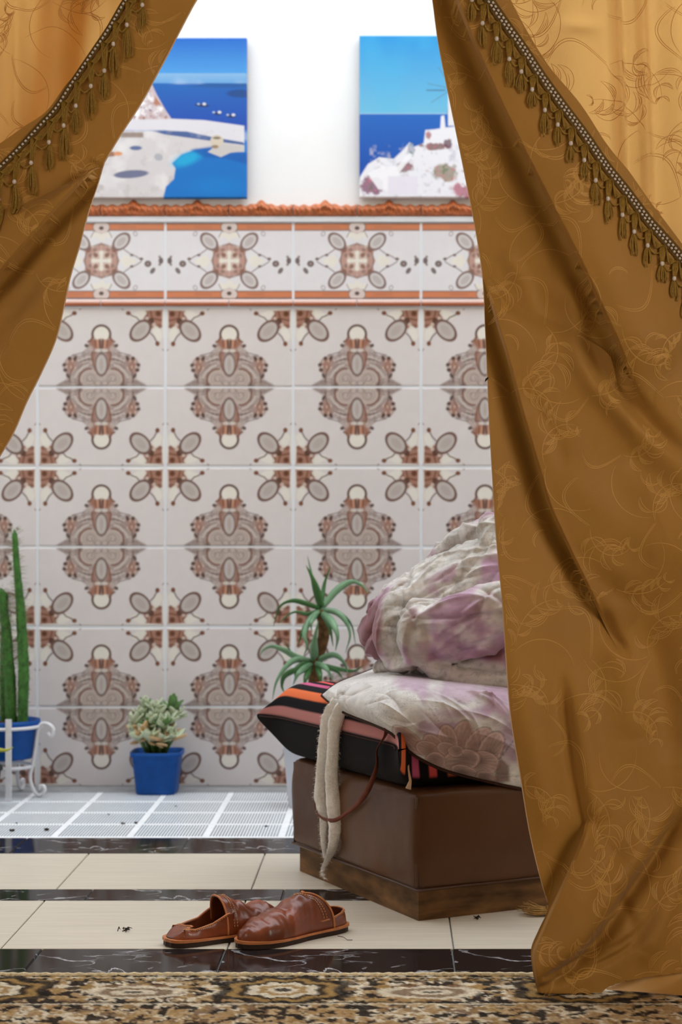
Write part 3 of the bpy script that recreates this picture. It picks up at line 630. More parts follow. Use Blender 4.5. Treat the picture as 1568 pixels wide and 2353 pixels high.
def h_right(x, y):
    h = np.zeros(np.shape(x))
    h = h - 0.020 * bump_line(x, y, C3, 20, fadeb(690, 800, 980, 1090)) + 0.016 * bump_line(x, y, C3 + np.array([-34, 20]), 26, fadeb(690, 780, 960, 1060))
    h = h + 0.012 * bump_line(x, y, C1 + np.array([-16, 60]), 22, fadeb(600, 700, 850, 950))
    h = h - 0.017 * bump_line(x, y, C4, 13, fadeb(1530, 1640, 1860, 1960)) + 0.012 * bump_line(x, y, C4 + np.array([38, 0]), 28, fadeb(1500, 1640, 1850, 1900))
    h = h - 0.032 * bump_line(x, y, C6, 20, fadeb(1830, 1930, 2200, 2260)) + 0.022 * bump_line(x, y, C6 + np.array([-48, -14]), 40, fadeb(1830, 1960, 2240, 2300))
    h = h - 0.008 * bump_line(x, y, C7, 9, fadeb(2100, 2160, 2270, 2320)) - 0.006 * bump_line(x, y, C7 + np.array([10, -26]), 8, fadeb(2080, 2140, 2250, 2300))
    for pts, a, wd, f in (
        ([(1180, 640), (1250, 690), (1330, 780), (1400, 920)], -0.006, 24, fadeb(640, 700, 820, 920)),
        ([(1150, 560), (1200, 640), (1230, 700)], 0.006, 22, fadeb(560, 600, 680, 720)),
        ([(1200, 900), (1260, 980), (1300, 1080)], -0.004, 20, fadeb(880, 940, 1040, 1090)),
        ([(1290, 1080), (1400, 1180), (1568, 1290)], 0.007, 50, fadeb(1060, 1120, 1250, 1300)),
        ([(1430, 1010), (1530, 1120), (1640, 1200)], -0.010, 36, fadeb(1010, 1060, 1180, 1240)),
        ([(1300, 1240), (1380, 1330), (1480, 1400)], -0.006, 30, fadeb(1230, 1280, 1360, 1410)),
        ([(1400, 1450), (1440, 1560), (1460, 1700)], 0.010, 46, fadeb(1440, 1520, 1650, 1740)),
        ([(1385, 1400), (1412, 1460), (1440, 1500)], -0.010, 14, fadeb(1390, 1430, 1480, 1520)),
        ([(1480, 1420), (1530, 1560), (1560, 1760)], -0.010, 40, fadeb(1400, 1500, 1700, 1800)),
        ([(1170, 1500), (1215, 1700), (1260, 1900)], 0.006, 34, fadeb(1450, 1600, 1850, 1980)),
        ([(1480, 2180), (1530, 2080), (1568, 1960)], 0.010, 26, fadeb(1950, 2020, 2150, 2220)),
        ([(1330, 2060), (1380, 1990), (1440, 1930)], -0.004, 22, fadeb(1930, 1960, 2030, 2070)),
        ([(1390, 2010), (1440, 2090), (1450, 2140)], -0.004, 14, fadeb(2000, 2040, 2110, 2150)),
    ):
        h = h + 1.5 * a * bump_line(x, y, spline(pts, 7), wd, f)
    h = h + 0.019 * np.sin((x * 0.85 - y * 0.30) * 0.0135 + 0.6) * sstep(200, 900, y) * (1 - 0.4 * sstep(1500, 2100, y))
    q = np.stack([np.ravel(x) * 0.010, np.ravel(y) * 0.0045, 0 * np.ravel(x)], 1)
    return h + 0.004 * vnoise(q, 1.0, 3, 2).reshape(np.shape(x)) + 0.022 * sstep(1900, 2180, y)
L1 = spline([(236, 372), (226, 388), (150, 470), (60, 570), (0, 640), (-90, 730), (-160, 800)], 16)
def dip_right(x, y):                                    # the base sheet falls back beside each overlapping fold
    return 0.026 * bump_line(x, y, C1, 34, lambda q: 1 - sstep(760, 950, q)) + 0.020 * bump_line(x, y, C2, 28, fadeb(640, 760, 1280, 1480)) + 0.016 * bump_line(x, y, C5, 26, fadeb(1870, 1930, 2050, 2100))
def dip_left(x, y):
    return 0.022 * bump_line(x, y, L1, 28, lambda q: sstep(360, 400, q))
def h_left(x, y):
    h = np.zeros(np.shape(x))
    h = h + 0.012 * np.sin((x * 0.8 + y * 0.45) * 0.011 + 0.4)
    for pts, a, wd in (([(290, 210), (200, 330), (60, 470)], -0.008, 26), ([(330, 150), (250, 270), (140, 420)], 0.008, 30), ([(110, 640), (60, 740), (0, 840)], 0.010, 40), ([(150, 560), (70, 660), (-30, 760)], -0.007, 28), ([(100, 370), (40, 440), (-40, 520)], -0.008, 22)):
        h = h + a * bump_line(x, y, spline(pts, 7), wd)
    q = np.stack([np.ravel(x) * 0.010, np.ravel(y) * 0.006, 0 * np.ravel(x)], 1)
    return h + 0.004 * vnoise(q, 1.0, 3, 5).reshape(np.shape(x))
s_right = raster(h_right, 960, 1800, -320, 2320); s_left = raster(h_left, -400, 660, -320, 1400)
d_right = raster(dip_right, 960, 1800, -320, 2320); d_left = raster(dip_left, -400, 660, -320, 1400)
b_right = lambda x, y: s_right(x, y) - d_right(x, y)
b_left = lambda x, y: s_left(x, y) - d_left(x, y)
# folds that lie over the base sheet: (edge line, y range, direction, height, fade along y, reach in pixels)
FOLD_R = [(C2, 640, 1490, 1, 0.036, fadeb(630, 730, 1280, 1490), 240), (C1, -300, 940, 1, 0.046, lambda q: 1 - sstep(760, 940, q), 250), (C5, 1870, 2296, 1, 0.030, fadeb(1862, 1930, 2400, 2500), 220)]
FOLD_L = [(L1, 384, 790, -1, 0.034, lambda q: sstep(374, 400, q), 250)]
def reach_at(f, y):
    line, y0, y1, sgn, A, fade, reach = f
    a = 0.08 + 0.92 * sstep(y0, y0 + 190, y) if y0 > 0 else 1.0 + 0 * y
    return reach * a * (1.0 if y1 > 2200 else 0.08 + 0.92 * (1 - sstep(y1 - 190, y1, y)))
def lift(f, x, y):
    line, y0, y1, sgn, A, fade, reach = f
    d = (x - np.interp(y, line[:, 1], line[:, 0])) * sgn; rc = reach_at(f, y)
    on = (d >= 0) & (y > y0) & (y < y1) & (d <= rc)
    return np.where(on, A * fade(y) * (1 - sstep(0.12, 0.98, d / rc)) * (0.72 + 0.28 * sstep(0, 7, d)) + 0.0005, -1.0)
def h_right(x, y):
    x, y = np.asarray(x, float), np.asarray(y, float); return np.maximum(b_right(x, y), s_right(x, y) + np.maximum.reduce([lift(f, x, y) for f in FOLD_R]))
def h_left(x, y):
    x, y = np.asarray(x, float), np.asarray(y, float); return np.maximum(b_left(x, y), s_left(x, y) + lift(FOLD_L[0], x, y))
def overlays(parent, folds, hb, limit, org, ybot=None):
    for f in folds:
        line, y0, y1, sg, A, fade, reach = f
        edge = lambda y: np.interp(y, line[:, 1], line[:, 0])
        far = (lambda y: np.minimum(edge(y) + reach_at(f, y), limit(y))) if sg > 0 else (lambda y: np.maximum(edge(y) - reach_at(f, y), limit(y)))
        nr = max(40, int((y1 - y0) / 3.4)); u = np.linspace(0, 1, 84) ** 1.5; v = np.linspace(0, 1, nr); U, V = np.meshgrid(u, v)
        Y = y0 + 0.5 + (y1 - y0 - 1) * V; X = edge(Y) + (far(Y) - edge(Y)) * U
        if ybot is not None: Y = np.minimum(Y, ybot(X))
        dl = np.abs(X - edge(Y)); X2 = edge(Y) + sg * np.minimum(dl + 0.01, reach_at(f, Y) - 0.01); hh = hb(X, Y) + np.maximum(lift(f, X2, np.clip(Y, y0 + 0.6, y1 - 0.6)), 0.0005)
        pt = cloth_pts(X, Y, hh); pt[..., 2] = np.maximum(pt[..., 2], 0.0125)
        grid('overlapping_fold', pt - np.array(org), M['cloth'], parent)
def cloth_pts(x, y, h, d=D0):
    k = d / F_PX
    return np.stack([(x - PX) * k, d - h, CAM_H + (PY - y) * k], -1)
def curve_x(pts):
    p = spline(pts, 400); return lambda y: np.interp(y, p[:, 1], p[:, 0])
def sheet(name, parent, m, xa, xb, y0, y1, nr, nc, hfun, d=D0, ybot=None, origin=(0, 0, 0)):
    v = np.linspace(0, 1, nr); u = np.linspace(0, 1, nc); U, V = np.meshgrid(u, v)
    Y = y0 + (y1 - y0) * V
    A, B = xa(Y), xb(Y); X = A + (B - A) * U
    if ybot is not None:                               # squeeze the last rows onto the hem line
        Y = np.minimum(Y, ybot(X))
    pt = cloth_pts(X, Y, hfun(X, Y), d)
    pt[..., 2] = np.maximum(pt[..., 2], 0.0125)
    return grid(name, pt - np.array(origin), m, parent)

# embroidery: leaf scrolls as fine raised lines that follow the cloth
def plume(cx, cy, s, ang, flip, r_):
    """acanthus spray: curved stem carrying outlined, hatched leaflets, as a list of polylines in pixels"""
    out = []; n = 26; t = np.linspace(0, 1, n)
    bend = 1.3 + r_.random() * 1.3
    th = -bend * t ** 1.2
    stem = np.stack([np.cumsum(np.cos(th)), np.cumsum(np.sin(th))], 1) / n; out.append(stem)
    for k in range(4, n - 1, 4):
        b = stem[k]; L = 0.40 * math.sin(math.pi * (0.20 + 0.72 * k / n)) * (0.65 + 0.6 * r_.random())
        for sd in (1, -1):
            if sd == 1 and r_.random() < 0.3: continue
            a0 = th[k] + sd * (0.75 + 0.35 * r_.random()); q = np.linspace(0, 1, 8); curl = sd * (0.5 + 0.7 * r_.random())
            aa = a0 - curl * (q - 0.25); e1 = b + np.vstack([[0, 0], np.stack([np.cumsum(np.cos(aa)), np.cumsum(np.sin(aa))], 1) * L / 8])
            nm = np.stack([-np.sin(np.r_[a0, aa]), np.cos(np.r_[a0, aa])], 1); wv = 0.20 * L * np.sin(np.linspace(0, math.pi, 9))[:, None] * sd
            e2 = e1 + nm * wv; out += [e1, e2]
            for f in (0.35, 0.65):
                if r_.random() < 0.7: out.append((e1 * (1 - f) + e2 * f)[1:6 + int(2 * f)])
    q = np.linspace(0, 1, 20)
    out.append(np.stack([-0.75 * q, 0.42 * np.sin(q * 2.6)], 1)); out.append(np.stack([-0.75 * q, 0.42 * np.sin(q * 2.6) + 0.035], 1))
    c, s_ = math.cos(ang), math.sin(ang); Rm = np.array([[c, -s_], [s_, c]]); res = []
    for l in out:
        l = l.copy()
        if flip: l[:, 1] *= -1
        res.append(l @ Rm.T * s + np.array([cx, cy]))
    return res
def crescent(cx, cy, s, ang):
    q = np.linspace(-1.2, 1.2, 12); c, s_ = math.cos(ang), math.sin(ang)
    o = []
    for r_ in (1.0, 0.82):
        l = np.stack([r_ * np.cos(q), np.sin(q)], 1) * s; o.append(l @ np.array([[c, -s_], [s_, c]]).T + np.array([cx, cy]))
    return o
def embroidery(name, parent, m, lines, inside, hfun, d, wpx=1.15, lift=0.0007, origin=(0, 0, 0)):
    V = []; Fc = []
    for l in lines:
        seg = np.hypot(*np.diff(l, axis=0).T).sum(); n = max(3, int(seg / 5)); l = spline(l, n) if len(l) > 2 else l
        ok = inside(l[:, 0], l[:, 1])
        tg = np.gradient(l, axis=0); tg /= np.maximum(np.hypot(tg[:, 0], tg[:, 1])[:, None], 1e-6); nm = np.stack([-tg[:, 1], tg[:, 0]], 1)
        wv = wpx * np.sin(np.linspace(0.25, math.pi - 0.1, len(l))) ** 0.5
        a, b = l - nm * wv[:, None], l + nm * wv[:, None]
        xs = np.stack([a, l, b], 1)
        hh = hfun(xs[..., 0], xs[..., 1]); pt = cloth_pts(xs[..., 0], xs[..., 1], hh + lift * np.array([0.3, 1.0, 0.3]), d)
        o = len(V); V += (pt.reshape(-1, 3) - np.array(origin)).tolist()
        for i in range(len(l) - 1):
            if ok[i] and ok[i + 1]:
                Fc += [(o + 3 * i, o + 3 * i + 1, o + 3 * i + 4, o + 3 * i + 3), (o + 3 * i + 1, o + 3 * i + 2, o + 3 * i + 5, o + 3 * i + 4)]
    ob = mesh(name, np.array(V), np.array(Fc), m, parent); ob['kind'] = 'stuff'; return ob
def motif_field(x0, x1, y0, y1, step, seed, size):
    r_ = random.Random(seed); L = []
    row = 0; y = y0
    while y < y1:
        x = x0 + (row % 2) * step * 0.5
        while x < x1:
            a = r_.uniform(0, 2 * math.pi) if row % 3 else r_.uniform(-0.6, 0.6)
            L += plume(x + r_.uniform(-18, 18), y + r_.uniform(-18, 18), size * r_.uniform(0.8, 1.2), a, r_.random() < 0.5, r_)
            if r_.random() < 0.8: L += crescent(x + step * 0.45, y + step * 0.2, size * 0.16, r_.uniform(0, 6.28))
            q = np.linspace(0, 1, 16); a2 = r_.uniform(0, 6.28); k = r_.choice((-1, 1))
            th = a2 + k * 2.2 * q; L.append(np.array([x, y]) + np.stack([np.cumsum(np.cos(th)), np.cumsum(np.sin(th))], 1) * size * 1.25 / 16)
            x += step
        y += step * 0.9; row += 1
    return L

# braid with pearl dashes and cord tassels
def trim(parent, braid_pts, hfun, d, origin, wpx, n_t, tassel_at, long_=1.0, seed=1, two_rows=True):
    r_ = random.Random(seed)
    line = spline(braid_pts, 160)
    seg = np.r_[0, np.cumsum(np.hypot(*np.diff(line, axis=0).T))]
    tg = np.gradient(line, axis=0); tg /= np.hypot(tg[:, 0], tg[:, 1])[:, None]; nm = np.stack([-tg[:, 1], tg[:, 0]], 1)
    org = np.array(origin)
    offs = np.array([-1, -0.8, -0.45, 0, 0.45, 0.8, 1]) * wpx / 2; lift = np.array([0.0005, 0.003, 0.0034, 0.0026, 0.0034, 0.003, 0.0005])
    xs = line[:, None, :] + nm[:, None, :] * offs[None, :, None]
    pt = cloth_pts(xs[..., 0], xs[..., 1], hfun(xs[..., 0], xs[..., 1]) + lift, d)
    grid('trim_braid', pt - org, M['braid'], parent)
    b = MB(); s = 0.0; k = d / F_PX
    def at(s, off):
        x = np.interp(s, seg, line[:, 0]); y = np.interp(s, seg, line[:, 1]); nx = np.interp(s, seg, nm[:, 0]); ny = np.interp(s, seg, nm[:, 1])
        return x + nx * off, y + ny * off, math.atan2(-nx, ny)
    while s < seg[-1] - 6:
        for off in ((-3.4, 3.4) if two_rows else (0.0,)):
            x, y, a = at(s + (3.5 if off > 0 else 0), off * 1.1)
            h = float(hfun(np.array([x]), np.array([y]))[0]); c = cloth_pts(np.array([x]), np.array([y]), np.array([h + 0.0042]), d)[0] - org
            x2, y2, _ = at(min(s + (3.5 if off > 0 else 0) + 5.4, seg[-1]), off * 1.1)
            c2 = cloth_pts(np.array([x2]), np.array([y2]), np.array([h + 0.0042]), d)[0] - org
            b.tube([tuple(c), tuple(c2)], 0.0021, 5)
        s += 10.2
    o = b.build('pearl_dashes', M['bead'], parent); o['kind'] = 'stuff'
    # cord edging along the upper rim
    # tassels hang straight down from the braid
    def w3(x, y, extra):
        h = float(hfun(np.array([x]), np.array([y]))[0])
        return tuple(cloth_pts(np.array([x]), np.array([y]), np.array([h + extra]), d)[0] - org)
    step = seg[-1] / n_t
    for i in range(n_t):
        x0, y0, a = at((i + 0.3) * step, wpx * 0.5 * tassel_at)
        x1, y1, _ = at(min((i + 1.3) * step, seg[-1]), wpx * 0.5 * tassel_at)
        b = MB(); drop = 44 * long_ * r_.uniform(0.85, 1.15); lean = -4 + r_.uniform(-5, 5)
        bx, by = x0 + lean, y0 + drop
        for j in range(7):                                       # bundle from the braid to the bead
            u = (j - 3) / 3.0
            b.tube([w3(x0 + u * 7, y0 + 2, 0.003), w3(x0 + u * 6 + lean * 0.4, y0 + drop * 0.5, 0.006 + 0.0012 * (j % 2)), w3(bx + u * 2.4, by, 0.007)], 0.0013, 5)
        for j in range(5):                                       # swag from the bead up to the next bundle, and nested loops under the braid
            u = j / 4.0
            pts = spline([(bx + 2, by + 2), (bx + (x1 - bx) * 0.45, by + (y1 - by) * 0.35 + 20 - 5 * u), (x1 + 2, y1 + 16 + 10 * u)], 7)
            if j < 3: b.tube([w3(px_, py_, 0.005 + 0.0016 * math.sin(q * 1.2)) for q, (px_, py_) in enumerate(pts)], 0.0013, 5)
            pts = spline([(x0 + 8, y0 + 6), (x0 + (x1 - x0) * 0.5 - 2 * u, y0 + (y1 - y0) * 0.42 + (14 + 16 * u)), (x1 - 1, y1 + 2)], 7)
            b.tube([w3(px_, py_, 0.003 + 0.0010 * j) for (px_, py_) in pts], 0.0012, 5)
        L = 50 * long_ * r_.uniform(0.8, 1.2)
        for j in range(7):                                       # tassel below the bead: long loops
            u = (j - 3) / 3.0; jit = r_.uniform(-3, 3); ll = L * r_.uniform(0.72, 1.08)
            pts = spline([(bx + u * 2.2, by + 3), (bx + u * 8 + jit * 0.5, by + ll * 0.42), (bx + u * 10 + jit, by + ll * 0.82), (bx + u * 6 + jit, by + ll)], 6)
            b.tube([w3(px_, py_, 0.004 + 0.003 * (1 - abs(u)) * math.sin(0.6 + q * 0.45)) for q, (px_, py_) in enumerate(pts)], 0.00135, 5)
        t = b.build('tassel', M['fringe'], parent)
        c = w3(bx, by + 1, 0.0085)
        bb = MB(); bb.lathe([(0.0, 0.0042), (0.0026, 0.0034), (0.0036, 0.0), (0.0026, -0.0034), (0.0, -0.0042)], 8, c); bb.build('bead', M['bead'], t)

def right_curtain():
    org = (0.45, D0, 0.0125); root = empty('curtain', org)
    tag(root, 'gold brocade curtain with tasselled trim falling to the rug in front of the ottoman', 'curtain', 'gold doorway curtains')
    lead = [(900, -680), (948, -330), (978, -120), (995, 0), (1010, 110), (1040, 260), (1075, 430), (1100, 560), (1113, 660), (1118, 760), (1125, 950), (1135, 1150), (1143, 1270), (1155, 1400), (1161, 1500), (1172, 1640), (1195, 1780), (1215, 1900), (1235, 1990), (1250, 2045), (1258, 2080), (1236, 2130), (1219, 2170), (1219, 2205), (1228, 2250), (1240, 2276), (1262, 2292), (1275, 2300)]
    hem = [(1040, -680), (1060, -350), (1092, -180), (1130, -75), (1167, 0), (1207, 75), (1262, 160), (1333, 241), (1393, 331), (1448, 397), (1498, 467), (1568, 558), (1640, 660), (1720, 800), (1760, 1000), (1780, 1400), (1780, 2300)]
    xa, xb = curve_x(lead), curve_x(hem)
    bot = spline([(1200, 2262), (1240, 2278), (1270, 2290), (1330, 2287), (1370, 2270), (1420, 2246), (1568, 2228), (1800, 2224)], 60)
    yb = lambda x: np.interp(x, bot[:, 0], bot[:, 1])
    sheet('drape', root, M['cloth'], xa, xb, -680, 2300, 860, 230, b_right, D0, yb, org)
    overlays(root, FOLD_R, s_right, xb, org, yb)
    inside = lambda x, y: (x > xa(y) + 5) & (x < xb(y) - 4) & (y < yb(x) - 6)
    L = motif_field(1010, 1700, 20, 2280, 165, 11, 150)
    embroidery('brocade_scrolls', root, M['thread'], L, inside, h_right, D0, 0.85, 0.0006, org)
    e = MB(); pts = np.array([(xa(y), y) for y in np.linspace(-300, 2070, 160)]); hh = h_right(pts[:, 0] + 1, pts[:, 1])
    e.tube([tuple(q) for q in cloth_pts(pts[:, 0], pts[:, 1], hh - 0.001) - np.array(org)], 0.0011, 5); e.build('backlit_rim', M['hem'], root)  # pale tube added to paint light catching the leading edge
    braid = [(1092, -40), (1114, 5), (1152, 60), (1197, 120), (1242, 186), (1287, 246), (1338, 311), (1388, 382), (1438, 442), (1493, 512), (1554, 578), (1620, 665), (1690, 790), (1722, 870)]
    trim(root, braid, h_right, D0, org, 27, 23, 1.0, 1.0, 3)
    b = MB(); q = [cloth_pts(np.array([x]), np.array([y]), np.array([0.004]))[0] - np.array(org) for x, y in ((1122, 868), (1118, 872), (1115, 877))]; b.tube([tuple(k) for k in q], [0.0016, 0.0022, 0.0008], 6); b.build('burr', M['debris'], root)
    # single layer hanging straight behind, courtyard backlight partly painted into its colour
    def hb(x, y):
        xs = x - 0.035 * y
        h = 0.020 * sstep(1392, 1424, xs) * (1 - sstep(1424, 1430, xs)) + 0.010 * np.exp(-((xs - 1330) / 60) ** 2)
        h = h + 0.014 * np.exp(-((xs - 1474) / 11) ** 4) + 0.022 * sstep(1500, 1560, xs) + 0.008 * np.sin(xs * 0.03)
        return h + 0.004 * vnoise(np.stack([np.ravel(x) * 0.012, np.ravel(y) * 0.004, 0 * np.ravel(x)], 1), 1, 2, 9).reshape(np.shape(x)) - 0.010 * np.exp(-(((x - 1330) / 40) ** 2 + ((y - 60) / 16) ** 2))
    hb = raster(hb, 990, 1910, -700, 2160, 4)
    xa2 = lambda y: np.interp(y, [-680, 0, 250, 560, 1000, 2300], [1010, 1125, 1280, 1480, 1600, 1620])
    xb2 = lambda y: np.full(np.shape(y), 1900.0)
    sheet('back_panel', root, M['cloth_back'], xa2, xb2, -680, 2150, 300, 220, hb, 3.235, None, org)
    L = motif_field(1130, 1720, -20, 640, 175, 23, 150)
    embroidery('panel_scrolls', root, M['thread_back'], L, lambda x, y: (x > xa2(y) + 4) & (y < 640), hb, 3.235, 0.62, 0.0004, org)
    # tail of the lining that lies out on the rug
    v = np.linspace(0, 1, 30); u = np.linspace(0, 1, 60); U, V = np.meshgrid(u, v)
    X = 0.375 + U * 0.36; Y = 3.135 - V * (0.012 + 0.075 * np.clip(U * 1.6, 0, 1) ** 1.2); Z = 0.0132 + 0.030 * (1 - V) ** 1.6 * np.clip(U * 4, 0, 1) + 0.003 * np.sin(U * 17 + V * 3) ** 2 * (1 - V)
    grid('lining_tail', np.stack([X, Y, Z], -1) - np.array(org), M['cloth'], root)
def left_curtain():
    org = (-0.9, D0, 0.0125); root = empty('curtain', org)
    tag(root, 'gold brocade curtain with tasselled trim swept aside high above the potted cactus', 'curtain', 'gold doorway curtains')
    lead = [(640, -680), (590, -330), (520, -120), (448, 0), (400, 90), (330, 220), (270, 315), (228, 384), (212, 440), (196, 500), (180, 560), (160, 630), (145, 700), (125, 780), (90, 860), (60, 920), (30, 990), (0, 1042), (-70, 1160), (-150, 1330), (-190, 1600), (-200, 2300)]
    hem = [(590, -680), (520, -400), (420, -220), (330, -80), (283, 0), (253, 51), (229, 103), (190, 154), (154, 194), (107, 257), (60, 291), (0, 334), (-60, 372), (-150, 440), (-260, 560), (-330, 800), (-360, 1200), (-380, 2300)]
    xa, xb = curve_x(lead), curve_x(hem)
    sheet('drape', root, M['cloth'], xb, xa, -680, 2268, 640, 180, b_left, D0, None, org)
    overlays(root, FOLD_L, s_left, xb, org)
    inside = lambda x, y: (x < xa(y) - 5) & (x > xb(y) + 4)
    L = motif_field(-80, 460, 30, 1100, 165, 31, 150)
    embroidery('brocade_scrolls', root, M['thread'], L, inside, h_left, D0, 0.85, 0.0006, org)
    e = MB(); ys = np.linspace(-300, 1200, 140); pts = np.array([(xa(y), y) for y in ys]); hh = h_left(pts[:, 0] - 1, pts[:, 1])
    e.tube([tuple(q) for q in cloth_pts(pts[:, 0], pts[:, 1], hh - 0.001) - np.array(org)], 0.0014, 5); e.build('backlit_rim', M['hem'], root)  # light along the leading edge, painted as a pale tube
    braid = [(-70, 450), (-30, 416), (0, 390), (40, 350), (90, 295), (130, 250), (165, 195), (210, 130), (250, 70), (285, 10), (330, -60)][::-1]
    trim(root, braid, h_left, D0, org, 15, 12, -1.0, 1.35, 8, two_rows=False)
    def hb(x, y):
        return 0.010 * np.sin(x * 0.055 + 0.4) + 0.006 * np.sin(x * 0.021 + y * 0.002) + 0.01 * np.exp(-((x - 45) / 14) ** 2)
    xb2 = lambda y: np.interp(y, [-680, 0, 388, 1040, 1600, 2300], [560, 390, 165, -70, -260, -270])
    sheet('back_panel', root, M['cloth_back'], lambda y: np.full(np.shape(y), -420.0), xb2, -680, 2150, 260, 200, hb, 3.235, None, org)
    L = motif_field(-60, 320, -10, 400, 170, 41, 150)
    embroidery('panel_scrolls', root, M['thread_back'], L, lambda x, y: x < xb2(y) - 6, hb, 3.235, 0.62, 0.0004, org)
    sheet('inner_fold', root, M['cloth_back'], lambda y: np.interp(y, [-680, 0, 59, 166, 253, 304, 420], [190, 105, 91, 67, 47, 34, 10]), lambda y: np.interp(y, [-680, 0, 120, 420], [460, 243, 200, 130]), -680, 420, 120, 60, lambda x, y: 0.006 * np.sin(x * 0.05), 3.275, None, org)
right_curtain(); left_curtain()
def curtain_rod():
    root = empty('curtain_rod', (0, 3.19, 2.30)); tag(root, 'brass rod across the doorway carrying both gold curtains', 'curtain rod')
    b = MB(); b.tube([(-1.3, 0, 0), (1.3, 0, 0)], 0.012, 12); b.build('rod', M['rod'], root)
    for x in (-1.22, 1.22):
        b = MB(); b.tube([(x, 0, 0), (x, 0.17, 0)], 0.008, 8); b.build('bracket', M['rod'], root)
curtain_rod()

# ------------------------------------------------------------------ ottoman
OT = Vector((0.056, 3.722, 0.0)); OA = R(27.1)
def ot(x, y, z):                                       # ottoman frame -> world
    c, s = math.cos(OA), math.sin(OA); return (OT.x + x * c - y * s, OT.y + x * s + y * c, z)
def rounded_box(name, x0, x1, y0, y1, z0, z1, r, m, parent, n=40, disp=None):
    V = []; Fc = []
    lo, hi = np.array([x0, y0, z0]), np.array([x1, y1, z1]); c = (lo + hi) / 2; hf = (hi - lo) / 2
    t = np.linspace(-1, 1, n); t = np.sign(t) * np.abs(t) ** 0.75
    A, B = np.meshgrid(t, t)
    for ax in range(3):
        for s in (-1, 1):
            q = np.zeros((n, n, 3)); q[..., ax] = s; q[..., (ax + 1) % 3] = A * (s if True else 1); q[..., (ax + 2) % 3] = B
            p = q * hf; inner = np.clip(p, -(hf - r), hf - r); d = p - inner; L = np.linalg.norm(d, axis=-1, keepdims=True)
            p = inner + d / np.maximum(L, 1e-9) * r
            o = len(V) * n * n; V.append((p + c).reshape(-1, 3)); Fc.append(grid_faces(n, n) + o)
    V = np.vstack(V); Fc = np.vstack(Fc)
    k = np.round(V * 20000).astype(np.int64); _, idx, inv = np.unique(k, axis=0, return_index=True, return_inverse=True)
    V = V[idx]; Fc = inv.reshape(-1)[Fc]
    Fc = Fc[(Fc[:, 0] != Fc[:, 1]) & (Fc[:, 1] != Fc[:, 2]) & (Fc[:, 2] != Fc[:, 3]) & (Fc[:, 0] != Fc[:, 3])]
    if disp is not None: V = V + disp(V, c, hf)
    return mesh(name, V, Fc, m, parent)
def build_ottoman():
    root = empty('ottoman', tuple(OT), OA)
    tag(root, 'low brown leatherette ottoman on a worn wooden plinth piled with bedding', 'ottoman')
    def puff(V, c, hf):
        u = (V - c) / hf; n = vnoise(V, 9, 3, 4); o = np.zeros_like(V)
        o[:, 0] = np.sign(u[:, 0]) * 0.006 * np.clip(1 - np.abs(u[:, 2]) ** 2, 0, 1) * (np.abs(u[:, 0]) > 0.97); o[:, 1] = np.sign(u[:, 1]) * 0.006 * np.clip(1 - np.abs(u[:, 2]) ** 2, 0, 1) * (np.abs(u[:, 1]) > 0.97)
        o[:, 2] = np.where(u[:, 2] > 0.9, 0.005 * n, 0); o[:, :2] += (n * 0.004)[:, None] * np.sign(u[:, :2]) * (np.abs(u[:, :2]) > 0.97)
        return o
    rounded_box('upholstery', -0.012, 0.95, -0.012, 0.615, 0.062, 0.268, 0.016, M['vinyl'], root, 46, puff)
    for x, y in ((-0.009, -0.009), (0.945, -0.009), (-0.009, 0.610)):
        b = MB(); b.tube([(x, y, z) for z in np.linspace(0.064, 0.258, 12)], [0.003] * 12, 6); b.build('corner_seam', M['vinyl_seam'], root)
    b = MB(); b.tube([(0.95, -0.0125, 0.066), (-0.0125, -0.0125, 0.066), (-0.0125, 0.615, 0.066)], 0.003, 6); b.build('bottom_seam', M['vinyl_seam'], root)
    for c, d in (((0.47, 0.011, 0.03), (0.94, 0.022, 0.06)), ((0.011, 0.311, 0.03), (0.022, 0.578, 0.06)), ((0.47, 0.59, 0.03), (0.896, 0.022, 0.06)), ((0.929, 0.311, 0.03), (0.022, 0.578, 0.06))):
        b = MB(); b.box(c, d); b.build('plinth_board', M['oldwood'], root, smooth=False)
    b = MB(); b.tube([(0.43, -0.020, 0.185), (0.437, -0.0205, 0.186), (0.452, -0.0205, 0.187)], 0.0022, 5); b.build('nick', M['debris'], root)
build_ottoman()

# ------------------------------------------------------------------ striped floor cushion
def bed_sdf(p, r=0.03):
    """distance to the ottoman and cushion taken together (rounded boxes)"""
    c, s = math.cos(-OA), math.sin(-OA); x, y, z = p[..., 0] - OT.x, p[..., 1] - OT.y, p[..., 2]
    lx, ly = x * c - y * s, x * s + y * c
    out = np.full(lx.shape, 1e3)
    for c0, hf in (((0.25, 0.34, 0.358), (0.285, 0.325, 0.088)), ((0.469, 0.3015, 0.165), (0.483, 0.316, 0.106))):
        q = np.stack([np.abs(lx - c0[0]) - hf[0] + r, np.abs(ly - c0[1]) - hf[1] + r, np.abs(z - c0[2]) - hf[2] + r], -1)
        out = np.minimum(out, np.linalg.norm(np.maximum(q, 0), axis=-1) + np.minimum(q.max(-1), 0) - r)
    return out
def bed_d(x, y, off, r=0.03):
    """distance along the photo ray at which cloth of the given lift over ottoman + cushion is met"""
    x, y = np.asarray(x, float), np.asarray(y, float); d = np.full(np.broadcast(x, y).shape, 3.4); best = np.full(d.shape, 1e3); bd = d.copy(); hit = np.zeros(d.shape, bool)
    for _ in range(60):
        p = np.stack([(x - PX) * d / F_PX, d, CAM_H + (PY - y) * d / F_PX], -1); g = bed_sdf(p, r) - off
        m = (g < best) & ~hit; best = np.where(m, g, best); bd = np.where(m, d, bd); hit |= g < 0.0005
        d = np.where(hit, d, d + np.clip(g * 0.9, 0.0004, 0.08))
    return bd
